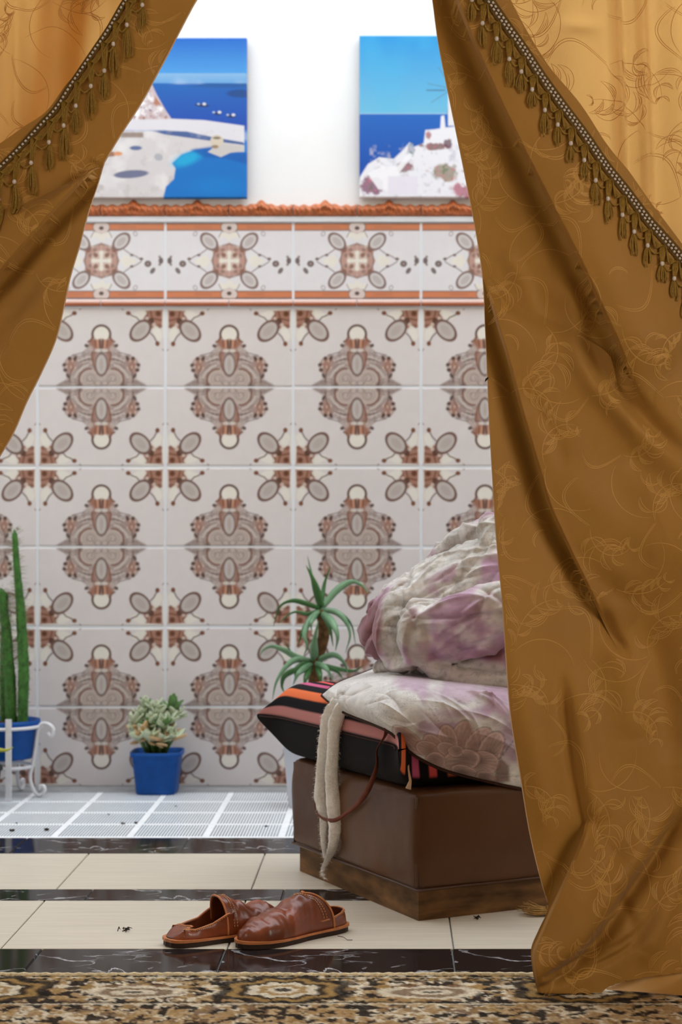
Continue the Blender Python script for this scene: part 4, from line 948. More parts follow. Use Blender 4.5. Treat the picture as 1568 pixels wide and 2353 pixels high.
def creases(V, N, seed, count, axis, amp, wid, length):
    """random pinched ridges and valleys, mostly along the given axis"""
    r_ = np.random.default_rng(seed); out = np.zeros(len(V)); ax = np.array(axis, float); ax /= np.linalg.norm(ax)
    for k in range(count):
        i = r_.integers(len(V)); c = V[i]; n = N[i]; a = ax + r_.normal(0, 0.42, 3); a -= n * a.dot(n); a /= max(np.linalg.norm(a), 1e-6); b = np.cross(n, a)
        L = length * r_.uniform(0.5, 1.5); w_ = wid * r_.uniform(0.5, 1.4); d = V - c; m = np.abs(d).max(1) < L * 2.2; d = d[m]
        al = d @ a; pe = d @ b + 0.9 * al * al * r_.normal(0, 3.0); dn = d @ n
        out[m] += amp * r_.uniform(0.4, 1.2) * (1 if r_.random() < 0.62 else -1) * np.exp(-np.abs(pe) / w_) * np.exp(-(al / L) ** 2 - (dn / 0.05) ** 2)
    return out
def build_cushion():
    root = empty('striped_cushion', ot(0.25, 0.34, 0.27), OA)
    tag(root, 'black box cushion with coral, orange and mauve stripes on the ottoman', 'cushion')
    n, m_ = 330, 150
    u = np.sin(np.linspace(-1, 1, n) * math.pi / 2); v = np.sin(np.linspace(-1, 1, m_) * math.pi / 2)
    U, V = np.meshgrid(u, v)
    hx, hy, T, mid = 0.285, 0.325, 0.088, 0.088
    ear = (np.abs(U) * np.abs(V)) ** 22
    X = U * hx * (1 + 0.10 * ear); Y = V * hy * (1 + 0.14 * ear)
    prof = np.clip(1 - np.abs(U) ** 16, 0, 1) ** 0.36 * np.clip(1 - np.abs(V) ** 20, 0, 1) ** 0.4
    nz = vnoise(np.stack([X.ravel() * 9, Y.ravel() * 6, 0 * X.ravel()], 1), 1, 3, 3).reshape(X.shape)
    Zt = mid + 0.005 * ear + T * prof * (1 + 0.06 * nz); Zb = np.maximum(mid - T * prof * 1.02, 0.0015)
    # sag of the front end onto the ottoman edge
    C = np.empty(X.shape + (3,)); C[:] = lin(22, 20, 24)[:3]
    q = np.zeros_like(X); dq = np.hypot(np.diff(X, axis=1), np.diff(Zt[m_ // 2][None, :].repeat(m_, 0), axis=1)); q[:, 1:] = np.cumsum(dq, axis=1)
    period = 0.185
    for a, b_, c in ((0.010, 0.034, lin(188, 126, 122)), (0.060, 0.082, lin(232, 118, 72)), (0.104, 0.122, lin(198, 92, 130)), (0.146, 0.164, lin(232, 92, 92)), (0.190, 0.214, lin(232, 118, 72)), (0.236, 0.256, lin(188, 126, 122)), (0.28, 0.3, lin(198, 92, 130)), (0.33, 0.352, lin(232, 118, 72)), (0.4, 0.42, lin(232, 92, 92)), (0.47, 0.49, lin(188, 126, 122))):
        k = (np.clip((q - a) / 0.003 + 0.5, 0, 1) * np.clip((b_ - q) / 0.003 + 0.5, 0, 1))[..., None]; C = C * (1 - k) + np.array(c[:3]) * k
    pts = np.concatenate([np.stack([X, Y, Zt], -1)[:, :], np.stack([X, Y, Zb], -1)[:, ::-1][:, 1:-1]], 1)
    Cb = np.empty((m_, n - 2, 3)); Cb[:] = lin(26, 23, 24)[:3]; endf = (np.clip((-V - 0.965) / 0.01, 0, 1) * (U > -0.985))[:, ::-1][:, 1:-1, None]; Cb = Cb * (1 - endf) + C[:, ::-1][:, 1:-1] * endf
    grid('cover', pts, M['stripe'], root, np.concatenate([C, Cb], 1), wrap=True)
    b = MB(); e = [(-hx * (1 + 0.1 * (abs(t) ** 22)), t * hy * (1 + 0.1 * abs(t) ** 22), mid + 0.003) for t in np.linspace(-1, 1, 30)]
    b.tube(e, 0.0018, 5); b.build('edge_seam', M['piping'], root)
    # torn label hanging from the near end
    b = MB(); b.tube([(-0.265, -0.322, 0.066), (-0.27, -0.334, 0.045), (-0.268, -0.338, 0.022), (-0.275, -0.342, 0.006)], [0.0015, 0.0018, 0.0028, 0.0062], 6, flat=0.4); b.build('torn_tag', M['hem'], root)
build_cushion()

# ------------------------------------------------------------------ floral bedding
WH, GR, GN, PU, PL, TP = (np.array(lin(*c)[:3]) for c in ((214, 209, 204), (186, 180, 172), (164, 154, 138), (176, 140, 164), (98, 58, 62), (150, 124, 112)))
def mixc(C, m, c):
    m = np.clip(m, 0, 1)[:, None]; return C * (1 - m) + c * m
def floral(V, seed=0.0):
    C = np.empty((len(V), 3)); C[:] = WH
    a = vnoise(V, 7, 3, 1 + seed); b = vnoise(V, 10, 3, 5 + seed); c = vnoise(V, 26, 3, 8 + seed); d = vnoise(V, 60, 2, 11 + seed)
    C = mixc(C, (a + 0.05) * 3, GR); C = mixc(C, (b - 0.02) * 5 * 0.9, PU); C = mixc(C, (b - 0.30) * 4 * 0.6, PL * 1.6)
    C = mixc(C, (1 - np.abs(c) * 9) * np.clip(-b * 4 + 0.4, 0, 1) * 0.6, GN * 0.7)       # fine scroll lines on the grey ground
    C = mixc(C, (1 - np.abs(d) * 7) * np.clip(-b * 4 + 0.2, 0, 1) * 0.4, GN * 0.6)
    C = mixc(C, (c - 0.25) * 3 * 0.5, TP)
    return C
def normals(V, Fc):
    n = np.zeros_like(V); a = V[Fc]; fn = np.cross(a[:, 2] - a[:, 0], a[:, 3 if Fc.shape[1] == 4 else 1] - a[:, 1 if Fc.shape[1] == 4 else 0])
    if Fc.shape[1] == 3: fn = -fn
    for k in range(Fc.shape[1]): np.add.at(n, Fc[:, k], fn)
    return n / np.maximum(np.linalg.norm(n, axis=1, keepdims=True), 1e-9)
def build_pillow():
    org = np.array(P(1000, 1690, 3.95)); root = empty('floral_pillow', tuple(org))
    tag(root, 'pale pillow with mauve peony print and brown piping lying over the striped cushion', 'pillow')
    nu, nv = 250, 150
    front = spline([(740, 1597), (770, 1622), (800, 1640), (860, 1664), (900, 1684), (925, 1712), (965, 1742), (1020, 1768), (1100, 1790), (1200, 1812), (1300, 1830)], nu)
    back = spline([(740, 1597), (775, 1570), (830, 1548), (890, 1527), (960, 1530), (1040, 1550), (1130, 1570), (1230, 1590), (1330, 1610)], nu)
    t = np.linspace(0, 1, nv)[:, None, None]; G = front[None] * (1 - t) + back[None] * t
    u = np.linspace(0, 1, nu)[None, :]; tt = t[..., 0]
    bul = (1 - np.abs(2 * tt - 1) ** 2.6) ** 0.6 * np.clip(u * 7, 0, 1) ** 0.7
    def lay(off):
        d = bed_d(G[..., 0], G[..., 1], off, 0.05)
        for _ in range(5): d[1:-1] = (d[:-2] + d[1:-1] * 2 + d[2:]) / 4; d[:, 1:-1] = (d[:, :-2] + d[:, 1:-1] * 2 + d[:, 2:]) / 4
        k = d / F_PX; return np.stack([(G[..., 0] - PX) * k, d, CAM_H + (PY - G[..., 1]) * k], -1)
    top = lay(0.012 + 0.034 * bul); bot = lay(0.006 + 0 * bul); A = top[0].copy(); B = top[-1].copy()
    edge = np.clip(np.minimum(np.minimum(tt, 1 - tt) * 7, u * 10), 0, 1)
    Fc = grid_faces(nv, nu); nrm = normals(top.reshape(-1, 3), Fc)
    if np.mean(nrm[:, 1]) > 0: nrm = -nrm
    cr = creases(top.reshape(-1, 3), nrm, 3, 70, (0.8, -0.3, -0.5), 0.0045, 0.0055, 0.045)
    q = np.clip((G[..., 0] - 960) / 160, 0, 1) * np.clip(1.1 - np.abs(G[..., 1] - 1600) / 60, 0, 1)
    cr2 = creases(top.reshape(-1, 3), nrm, 5, 90, (0.5, 0.2, -0.8), 0.0075, 0.0055, 0.035) * q.ravel()
    top = top + (nrm * ((cr + cr2) * edge.ravel())[:, None]).reshape(nv, nu, 3)
    C = floral(top.reshape(-1, 3), 3.0).reshape(nv, nu, 3)
    Cg = np.empty_like(C); Cg[:] = WH * 0.94
    fl = top.reshape(-1, 3); sc = vnoise(fl, 34, 3, 41); s2 = vnoise(fl, 18, 2, 43)
    Cg = mixc(Cg.reshape(-1, 3), (1 - np.abs(np.sin(sc * 14 + s2 * 6)) * 5) * np.clip(s2 * 4 + 0.7, 0, 1) * 0.75, GN * 0.62).reshape(nv, nu, 3)
    # screen-print: purple wash towards the back, peony near the front edge (photo pixels of the print on the cloth)
    pxx = PX + top[..., 0] / top[..., 1] * F_PX; pyy = PY - (top[..., 2] - CAM_H) / top[..., 1] * F_PX
    p = Paint(0, 1, 0, 1, 2, 2, (1, 1, 1)); p.X, p.Y, p.C, p.soft = pxx, pyy, Cg, 2.5
    nn = vnoise(np.stack([pxx.ravel() * 0.03, pyy.ravel() * 0.03, 0 * pxx.ravel()], 1), 1, 3, 51).reshape(nv, nu)
    def wash(cx, cy, rx, ry, c, a):
        e = np.hypot((pxx - cx) / rx, (pyy - cy) / ry) + nn * 0.5; p.put(np.clip((1 - e) * 2.2, 0, 1), c, a)
    wash(960, 1560, 60, 40, PU, 0.75); wash(1060, 1590, 110, 36, PU, 0.7); wash(1060, 1640, 100, 18, PU * 0.95, 0.55); wash(1150, 1610, 60, 60, PU, 0.8); wash(1030, 1675, 90, 34, PU * 0.8, 0.75); wash(1180, 1700, 40, 70, PU * 0.75, 0.8); wash(940, 1700, 40, 20, TP, 0.7)
    def petal(cx, cy, rx, ry, a, c0, c1):
        p.ell(cx, cy, rx, ry, a, c1, 1.0, soft=3)
        ca, sa = math.cos(R(a)), math.sin(R(a)); v_ = -(p.X - cx) * sa + (p.Y - cy) * ca; u_ = (p.X - cx) * ca + (p.Y - cy) * sa
        e = np.hypot(u_ / rx, v_ / ry)
        p.put(np.clip(1.0 - e, 0, 1) * 1.3 * np.clip(0.5 - u_ / rx * 0.7, 0, 1), c0, 0.9)
        p.put(np.clip(0.5 - (e - 0.9) * 8, 0, 1) * (0.5 + 0.5 * np.sin(np.arctan2(v_, u_ + rx) * 46)) * 0.28, c0, 1)
        p.put(np.clip(1 - np.abs(e - 0.91) * 12, 0, 1) * 0.75, np.array(c1) * 1.35, 1); p.put(np.clip(1 - np.abs(e - 1.04) * 14, 0, 1) * 0.6, c0, 1)
    c0 = np.array(lin(88, 56, 54)[:3]); c1 = np.array(lin(178, 150, 142)[:3]); cm_ = np.array(lin(120, 84, 80)[:3])
    for a in ((1060, 1700, 46, 26, -70, cm_, c1), (1030, 1705, 40, 22, -100, cm_, c1), (1100, 1706, 40, 24, -50, cm_, c1), (1000, 1716, 34, 20, -130, cm_, c1), (1128, 1722, 44, 26, -60, c0, c1), (940, 1700, 46, 18, 40, cm_, c1), (985, 1722, 30, 18, 200, cm_, c1),
              (1112, 1752, 36, 26, 10, c0, c1), (1030, 1722, 26, 15, 200, cm_, c1), (1060, 1748, 44, 26, 170, c0, c1), (1000, 1752, 24, 24, 90, cm_, c1), (1070, 1776, 34, 16, 20, c0, c1), (1120, 1788, 26, 14, 20, c0, c1), (1048, 1726, 18, 13, 180, c0, c1)): petal(*a)
    p.poly([(1150, 1740), (1170, 1760), (1172, 1796), (1140, 1800), (1138, 1776)], np.array(lin(104, 62, 48)[:3]), 0.8, 6)
    p.line([(1150, 1742), (1170, 1716), (1190, 1690)], 2.5, np.array(lin(90, 80, 70)[:3]), 0.8); p.line([(1186, 1722), (1200, 1744)], 2.5, np.array(lin(90, 80, 70)[:3]), 0.7)
    o = grid('pillowcase', top - org, M['quilt'], root, p.C)
    grid('underside', bot - org, M['quilt'], root, np.full((nv, nu, 3), 0.35))
    b = MB(); b.tube([tuple(q) for q in A - org + np.array([0, -0.004, -0.001])], 0.0034, 6); b.tube([tuple(q) for q in B - org], 0.0022, 6); b.build('piping', M['piping'], root)
build_pillow()

def build_duvet():
    org = np.array(P(1050, 1500, 4.15)); root = empty('folded_duvet', tuple(org))
    tag(root, 'crumpled mauve and grey floral duvet bundled on top of the pillow', 'duvet')
    rolls = []                                         # (points in photo pixels + distance, radii in pixels)
    def roll(pts, rad, n=14): rolls.append((pts, rad, n))
    # main bundle: left end cap to the hidden right side
    roll([(890, 1455, 4.17), (950, 1415, 4.15), (1030, 1390, 4.14), (1120, 1365, 4.14), (1230, 1360, 4.16), (1330, 1380, 4.18)], [64, 92, 112, 124, 124, 90], 26)
    roll([(905, 1405, 4.24), (1000, 1350, 4.22), (1100, 1320, 4.2), (1220, 1310, 4.2)], [50, 62, 68, 66], 22)
    roll([(960, 1480, 4.14), (1040, 1480, 4.08), (1140, 1470, 4.05), (1300, 1480, 4.08)], [52, 64, 72, 70], 18)
    roll([(1000, 1535, 4.08), (1100, 1545, 4.06), (1280, 1560, 4.06)], [30, 34, 36], 14)
    # grey band that wraps the left end
    roll([(930, 1368, 4.08), (898, 1405, 4.06), (892, 1452, 4.05), (905, 1496, 4.05), (930, 1522, 4.06)], [24, 34, 38, 32, 22], 18)
    roll([(1010, 1392, 4.02), (960, 1400, 4.00), (938, 1430, 3.99), (935, 1470, 3.99), (948, 1510, 4.0)], [20, 24, 26, 26, 24], 18)
    roll([(950, 1440, 4.06), (970, 1480, 4.04), (1010, 1500, 4.03)], [44, 48, 44], 10); roll([(980, 1520, 4.03), (1060, 1530, 4.01), (1150, 1520, 4.0), (1250, 1500, 4.0)], [26, 30, 34, 34], 14)
    # purple billow over the front
    roll([(985, 1430, 3.985), (1050, 1420, 3.97), (1130, 1400, 3.96), (1220, 1390, 3.96)], [38, 56, 62, 60], 18)
    roll([(1010, 1478, 3.975), (1080, 1455, 3.955), (1160, 1425, 3.95), (1250, 1400, 3.95)], [26, 36, 40, 40], 18)
    roll([(990, 1452, 3.975), (1012, 1488, 3.965), (1040, 1492, 3.96)], [22, 24, 18], 10); roll([(955, 1450, 4.0), (968, 1474, 3.985), (985, 1500, 3.985)], [32, 38, 30], 10)
    # hem band below the billow
    roll([(985, 1512, 3.985), (1060, 1503, 3.965), (1120, 1482, 3.955), (1190, 1450, 3.95), (1250, 1430, 3.95)], [15, 17, 18, 18, 16], 18)
    # lower tangle
    roll([(920, 1528, 4.03), (965, 1512, 3.99), (995, 1535, 3.98), (1060, 1556, 3.97), (1130, 1566, 3.97), (1210, 1580, 3.97)], [18, 22, 22, 20, 19, 18], 22)
    roll([(1090, 1530, 4.02), (1140, 1520, 4.0), (1200, 1530, 4.0)], [26, 30, 28], 10)
    roll([(870, 1534, 4.16), (930, 1530, 4.12), (1010, 1545, 4.1), (1100, 1560, 4.1), (1250, 1590, 4.1)], [14, 20, 26, 30, 30], 16)
    # turned-over flap on top
    roll([(990, 1288, 4.3), (1020, 1262, 4.28), (1060, 1240, 4.26), (1120, 1222, 4.25), (1180, 1222, 4.25), (1260, 1240, 4.25)], [12, 20, 26, 30, 30, 28], 22)
    roll([(1080, 1218, 4.27), (1130, 1200, 4.26), (1200, 1196, 4.26)], [13, 18, 18], 10)
    roll([(1128, 1200, 4.15), (1126, 1240, 4.1), (1140, 1280, 4.07), (1175, 1310, 4.06)], [18, 22, 24, 22], 12)
    b = MB()
    for pts, rad, n in rolls:
        q = spline(pts, n); rr = np.interp(np.linspace(0, 1, n), np.linspace(0, 1, len(rad)), rad)
        w3 = [np.array(P(*k)) for k in q]; r3 = [r_ * k[2] / F_PX for r_, k in zip(rr, q)]
        d0 = (w3[0] - w3[1]); d0 /= np.linalg.norm(d0); d1 = (w3[-1] - w3[-2]); d1 /= np.linalg.norm(d1)
        cap0 = [w3[0] + d0 * r3[0] * s for s in (0.95, 0.7, 0.35)]; cap1 = [w3[-1] + d1 * r3[-1] * s for s in (0.35, 0.7, 0.95)]
        b.tube([tuple(k) for k in cap0 + w3 + cap1], [r3[0] * 0.3, r3[0] * 0.72, r3[0] * 0.94] + r3 + [r3[-1] * 0.94, r3[-1] * 0.72, r3[-1] * 0.3], 20)
    o = b.build('tmp', M['quilt'])
    md = o.modifiers.new('r', 'REMESH'); md.mode = 'VOXEL'; md.voxel_size = 0.0032
    dg = bpy.context.evaluated_depsgraph_get(); me = bpy.data.meshes.new_from_object(o.evaluated_get(dg))
    bpy.data.objects.remove(o)
    nv = len(me.vertices); V = np.empty(nv * 3); me.vertices.foreach_get('co', V); V = V.reshape(-1, 3)
    Fc = np.empty(len(me.loops), np.int32); me.loops.foreach_get('vertex_index', Fc); Fc = Fc.reshape(-1, 4)
    E = np.empty(len(me.edges) * 2, np.int32); me.edges.foreach_get('vertices', E); E = E.reshape(-1, 2); bpy.data.meshes.remove(me)
    deg = np.bincount(E.ravel(), minlength=nv)[:, None].astype(float)
    def smooth(A, it):
        for _ in range(it):
            s = np.zeros_like(A); np.add.at(s, E[:, 0], A[E[:, 1]]); np.add.at(s, E[:, 1], A[E[:, 0]]); A = 0.5 * A + 0.5 * s / deg
        return A
    V = smooth(V, 9)
    nrm = normals(V, Fc)
    if np.mean(np.sum(nrm * (V - V.mean(0)), 1)) < 0: nrm = -nrm
    w0 = vnoise(V, 12, 2, 66)
    cr = creases(V, nrm, 11, 150, (0.86, 0, 0.45), 0.0120, 0.0065, 0.080) + creases(V, nrm, 12, 190, (0.8, 0.1, 0.2), 0.0045, 0.0042, 0.040) + creases(V, nrm, 13, 60, (0.3, 0.0, 0.9), 0.007, 0.006, 0.06)
    V = V + nrm * (0.004 * w0 + cr)[:, None]
    V = smooth(V, 1)
    C = floral(V)
    pxx = PX + V[:, 0] / V[:, 1] * F_PX; pyy = PY - (V[:, 2] - CAM_H) / V[:, 1] * F_PX
    nn = vnoise(V, 20, 3, 77)
    def zone(cx, cy, rx, ry, ang=0):
        ca, sa = math.cos(R(ang)), math.sin(R(ang)); dx, dy = pxx - cx, pyy - cy
        return np.clip((1 - (np.hypot((dx * ca + dy * sa) / rx, (-dx * sa + dy * ca) / ry) + nn * 0.35)) * 3, 0, 1)
    fine = np.clip(1 - np.abs(vnoise(V, 70, 2, 81)) * 6, 0, 1)
    C = mixc(C, zone(850, 1460, 46, 90, 10), np.array(lin(138, 92, 100)[:3]))                  # plum left end, its shade painted into the colour
    C = mixc(C, zone(905, 1440, 40, 90, 8) * 0.9, GR); C = mixc(C, zone(905, 1440, 44, 95, 8) * fine * 0.6, GN * 0.6)
    C = mixc(C, zone(960, 1470, 38, 70) * 0.8, GN); C = mixc(C, zone(1090, 1240, 120, 46, -20) * 0.9, GR * 0.92); C = mixc(C, zone(1090, 1240, 120, 46, -20) * fine * 0.6, GN * 0.6)
    pn = np.clip(vnoise(V, 22, 3, 91) * 3 + 0.5, 0, 1); C = mixc(C, zone(1060, 1330, 130, 40, -14) * 0.7 * pn, PU); C = mixc(C, zone(1070, 1450, 110, 60, -20) * (1 - pn) * 0.6, WH); C = mixc(C, zone(1060, 1460, 100, 50, -20) * 0.75 * pn, PU * 0.9); C = mixc(C, zone(1040, 1545, 190, 34) * 0.85, GR * 0.98); C = mixc(C, zone(1040, 1545, 190, 34) * fine * 0.5, GN * 0.6)
    o = mesh('quilted_cloth', V - org, Fc, M['quilt'], root, C)
    # stitched hem line around the billow
    b = MB(); q = spline([(995, 1494, 3.925), (1060, 1484, 3.895), (1120, 1462, 3.885), (1158, 1440, 3.882)], 20)
    return root
build_duvet()

# ------------------------------------------------------------------ wool scarf and ribbon hanging over the cushion
def build_scarf():
    org = np.array(P(752, 1640, 4.0)); root = empty('wool_scarf', tuple(org))
    tag(root, 'cream felted wool scarf hanging over the cushion in two limp strips', 'scarf')
    def strip(pts, wid, seed, name):
        n, k = 90, 16; c = spline(pts, n); dd = bed_d(c[:, 0], c[:, 1], 0.014); dd = np.minimum.accumulate(dd[::-1])[::-1] if False else dd
        dd = np.convolve(np.pad(dd, 5, mode='edge'), np.ones(11) / 11, 'valid') - 0.004 * (seed > 3); c[:, 2] = np.minimum(dd, bed_d(c[:, 0], c[:, 1], 0.011))
        wv = np.interp(np.linspace(0, 1, n), np.linspace(0, 1, len(wid)), wid)
        G = np.zeros((n, k, 3))
        for i in range(n):
            x, y, d = c[i]; p = np.array(P(x, y, d)); r_ = wv[i] * d / F_PX / 2
            for j in range(k):
                a = 2 * math.pi * j / k
                nz = 1 + 0.16 * mnoise.noise(Vector((i * 0.16, math.cos(a) * 1.2 + seed, math.sin(a) * 1.2)))+ 0.07 * mnoise.noise(Vector((i * 0.8, j * 0.9, seed)))
                G[i, j] = p + np.array([math.cos(a) * r_ * nz, -math.sin(a) * min(r_ * 0.55, 0.009) * nz, 0])
        nd = G - G.mean(1, keepdims=True); nd /= np.maximum(np.linalg.norm(nd, axis=-1, keepdims=True), 1e-6); nf = np.array([[mnoise.noise(Vector((i * 0.5, j * 1.3, seed))) for j in range(k)] for i in range(n)])
        G = G + nd * (nf * 0.0022)[..., None]
        o = grid(name, G - org, M['wool'], root, wrap=True); fz = MB(); r_ = random.Random(int(seed))
        for _ in range(420):
            i, j = r_.randrange(1, n - 1), r_.randrange(k); p0 = G[i, j] - org; d_ = nd[i, j] + np.array([r_.uniform(-1, 1), r_.uniform(-0.5, 0.5), r_.uniform(-1.2, 0.4)]) * 0.8; d_ /= np.linalg.norm(d_); L_ = r_.uniform(0.0025, 0.007)
            fz.tube([tuple(p0), tuple(p0 + d_ * L_ * 0.6), tuple(p0 + d_ * L_ + np.array([0, 0, -0.0012]))], [0.00035, 0.0003, 0.0001], 3, cap=False)
        fz.build('fuzz', M['wool'], o)['kind'] = 'stuff'
    strip([(786, 1598, 4.02), (772, 1620, 3.99), (758, 1650, 3.985), (748, 1700, 3.985), (742, 1760, 4.0), (738, 1830, 4.02), (744, 1880, 4.03), (743, 1930, 4.04), (746, 1972, 4.045)], [34, 40, 36, 32, 30, 30, 20, 13, 6], 1.0, 'scarf_strip')
    strip([(800, 1606, 4.01), (786, 1626, 3.98), (772, 1660, 3.965), (765, 1720, 3.965), (763, 1790, 3.985), (767, 1850, 4.0), (770, 1900, 4.015), (764, 1950, 4.03), (748, 1985, 4.04), (742, 2006, 4.045), (748, 2020, 4.045)], [30, 34, 32, 28, 30, 34, 30, 22, 13, 8, 4], 7.0, 'scarf_strip')
build_scarf()
def build_ribbon():
    org = np.array(P(850, 1780, 3.93)); root = empty('ribbon', tuple(org))
    tag(root, 'thin rust brown ribbon looped around the cream scarf', 'ribbon')
    pts = spline([(890, 1672, 3.90), (884, 1692, 3.885), (866, 1722, 3.885), (866, 1760, 3.89), (848, 1810, 3.905), (824, 1846, 3.925), (798, 1868, 3.945), (772, 1884, 3.955), (746, 1882, 3.965), (728, 1866, 3.99), (724, 1848, 4.02), (728, 1836, 4.05)], 70)
    dd = bed_d(pts[:, 0], pts[:, 1], 0.012); dd = np.convolve(np.pad(dd, 4, mode='edge'), np.ones(9) / 9, 'valid'); inl = (pts[:, 0] < 800) & (pts[:, 0] > 726); pts[:, 2] = np.minimum(dd, bed_d(pts[:, 0], pts[:, 1], 0.009)) - 0.036 * np.clip((800 - pts[:, 0]) / 30, 0, 1) * np.clip((pts[:, 0] - 722) / 8, 0, 1)
    tw = np.linspace(0, 1, 70); n = len(pts); G = np.zeros((n, 3, 3))
    for i in range(n):
        p = np.array(P(*pts[i])); t = np.array(P(*pts[min(i + 1, n - 1)])) - np.array(P(*pts[max(i - 1, 0)])); t /= np.linalg.norm(t)
        a = 1.1 * math.sin(tw[i] * 9) + 0.3; s = np.cross(t, [0, 1, 0]); s /= np.linalg.norm(s); s = s * math.cos(a) + np.array([0, 1, 0]) * math.sin(a)
        wd = 0.0062 if tw[i] < 0.55 else 0.0045
        for j, k in enumerate((-1, 0, 1)): G[i, j] = p + s * k * wd + np.array([0, -0.0012 * (1 - abs(k)), 0])
    o = grid('ribbon_band', G - org, M['ribbon'], root)
    md = o.modifiers.new('s', 'SOLIDIFY'); md.thickness = 0.0012
build_ribbon()

# ------------------------------------------------------------------ leather slippers
def slipper(label, heel, toe, crushed, seed):
    hx, hy = heel; tx, ty = toe; Ls = math.hypot(tx - hx, ty - hy); rz = math.atan2(ty - hy, tx - hx)
    root = empty('slipper', (hx, hy, 0.0), rz); tag(root, label, 'slipper', 'pair of brown leather slippers')
    ts = [0, 0.012, 0.035, 0.08, 0.18, 0.32, 0.45, 0.6, 0.72, 0.83, 0.91, 0.96, 0.988, 1.0]
    ws = [0.0, 0.014, 0.024, 0.031, 0.0355, 0.0350, 0.0365, 0.0430, 0.0455, 0.0410, 0.0300, 0.0195, 0.0095, 0.0]
    wf = lambda t: np.interp(t, ts, ws)
    def outline(off, n=70):
        a = np.linspace(0, math.pi, n); t = 0.5 - 0.5 * np.cos(a); w_ = wf(t)
        up = [((q * Ls) + (off * (2 * q - 1)), k + off * (1 if 0.01 < q < 0.99 else 0)) for q, k in zip(t, w_)]
        return up + [(x, -y) for x, y in up[-2:0:-1]]
    def layer(name, off, z0, z1, m, bow=0.0):
        o = outline(off); k = len(o); zz = lambda x: bow * (x / Ls - 0.5) ** 2 * 4
        v = [(x, y, z0 + zz(x) * 0.4) for x, y in o] + [(x, y, z1 + zz(x)) for x, y in o]
        f = [(i, (i + 1) % k, k + (i + 1) % k, k + i) for i in range(k)] + [tuple(range(k - 1, -1, -1)), tuple(range(k, 2 * k))]
        return mesh(name, v, f, m, root, smooth=False)
    layer('outsole', 0.0025, 0.0, 0.0095, M['sole'], 0.003)
    wl = layer('welt', 0.0042, 0.0095, 0.0135, M['leather_edge'], 0.003)
    layer('insole', -0.002, 0.0135, 0.0155, M['lining'], 0.003)
    zs = 0.0135
    Hf = lambda t: np.interp(t, [0.36, 0.45, 0.55, 0.68, 0.8, 0.9, 0.97, 1.0], [0.074, 0.071, 0.062, 0.049, 0.038, 0.028, 0.018, 0.004])
    nt, na = 60, 40; th = np.linspace(0, math.pi, na)
    G = np.zeros((nt, na, 3))
    for i in range(nt):
        for j, a in enumerate(th):
            t0 = 0.42 - 0.03 * math.sin(a) ** 2 if crushed else 0.40 - 0.20 * abs(math.cos(a)) ** 1.2; t = t0 + (1 - t0) * (i / (nt - 1)) ** 0.95
            w_ = float(wf(min(t, 0.999))) * 1.03; H = float(Hf(t))
            y = w_ * math.copysign(abs(math.cos(a)) ** 0.72, math.cos(a)) ; z = zs + H * math.sin(a) ** 0.85
            fade = math.sin(a) * min(1, i / 6)
            nz = 0.0042 * mnoise.noise(Vector((t * 14 + seed, y * 42, 1.3))) + 0.0022 * mnoise.noise(Vector((t * 32, y * 60, seed)))
            if not crushed: nz -= 0.006 * math.exp(-((t - 0.60) / 0.05) ** 2) * math.sin(a) ** 3
            else: nz += 0.006 * math.exp(-((t - 0.78) / 0.08) ** 2) * math.sin(a) ** 2 - 0.006 * math.exp(-((t - 0.64) / 0.05) ** 2) * math.sin(a) ** 2
            G[i, j] = (t * Ls, y * (1 + nz * 3), z + nz * fade * 1.4)
    up = grid('vamp', G, M['leather'], root); md = up.modifiers.new('s', 'SOLIDIFY'); md.thickness = 0.0018; md.offset = -1
    b = MB(); b.tube([tuple(q + np.array([-0.001, 0, 0.0006])) for q in G[0]], 0.0022, 6); b.build('opening_binding', M['leather_edge'], root)
    b = MB()
    for row in (4, 6):
        for j in range(3, na - 3):
            q = 0.5 * (G[row, j] + G[row, j + 1]); dq = (G[row, j + 1] - G[row, j]) * 0.28; c_ = np.array([G[row, :, 0].mean(), 0, 0.02]); o_ = (q - c_); o_[0] = 0; o_ = o_ / np.linalg.norm(o_) * 0.0012
            b.tube([tuple(q - dq + o_), tuple(q + dq + o_)], 0.0008, 4)
    st = b.build('stitching', M['stitch'], root); st['kind'] = 'stuff'
    # quarter: low wall round the heel
    ns, nh = 80, 8; G2 = np.zeros((ns, nh, 3)); s_ = np.linspace(-1, 1, ns)
    for i, s in enumerate(s_):
        a = abs(s); t = 0.46 * a ** 1.5 + 0.004; w_ = float(wf(t)) * 1.02 * math.copysign(1, s)
        if crushed: h = np.interp(a, [0, 0.25, 0.5, 0.75, 0.9, 1], [0.020, 0.022, 0.018, 0.026, 0.040, 0.046]); inn = np.interp(a, [0, 0.35, 0.6, 1], [0.055, 0.016, 0.007, 0.001])
        else: h = np.interp(a, [0, 0.25, 0.5, 0.75, 0.9, 1], [0.030, 0.028, 0.022, 0.018, 0.02, 0.022]); inn = np.interp(a, [0, 0.35, 0.6, 1], [0.006, 0.008, 0.005, 0.001])
        for j in range(nh):
            q = j / (nh - 1); k = q ** 1.3
            nz = 0.003 * mnoise.noise(Vector((s * 5 + seed, q * 2, 0)))
            dirx = 1.0 if a < 0.3 else 0.2
            G2[i, j] = (t * Ls + inn * k * dirx * (1 - a * 0.7), w_ - math.copysign(1, s) * inn * k * 0.55 * min(1, a * 3) + nz * q, zs + h * math.sin(q * math.pi / 2 * (1.25 if crushed and a < 0.4 else 1.0)))
    qo = grid('heel_quarter', G2, M['leather'], root); md = qo.modifiers.new('s', 'SOLIDIFY'); md.thickness = 0.0022
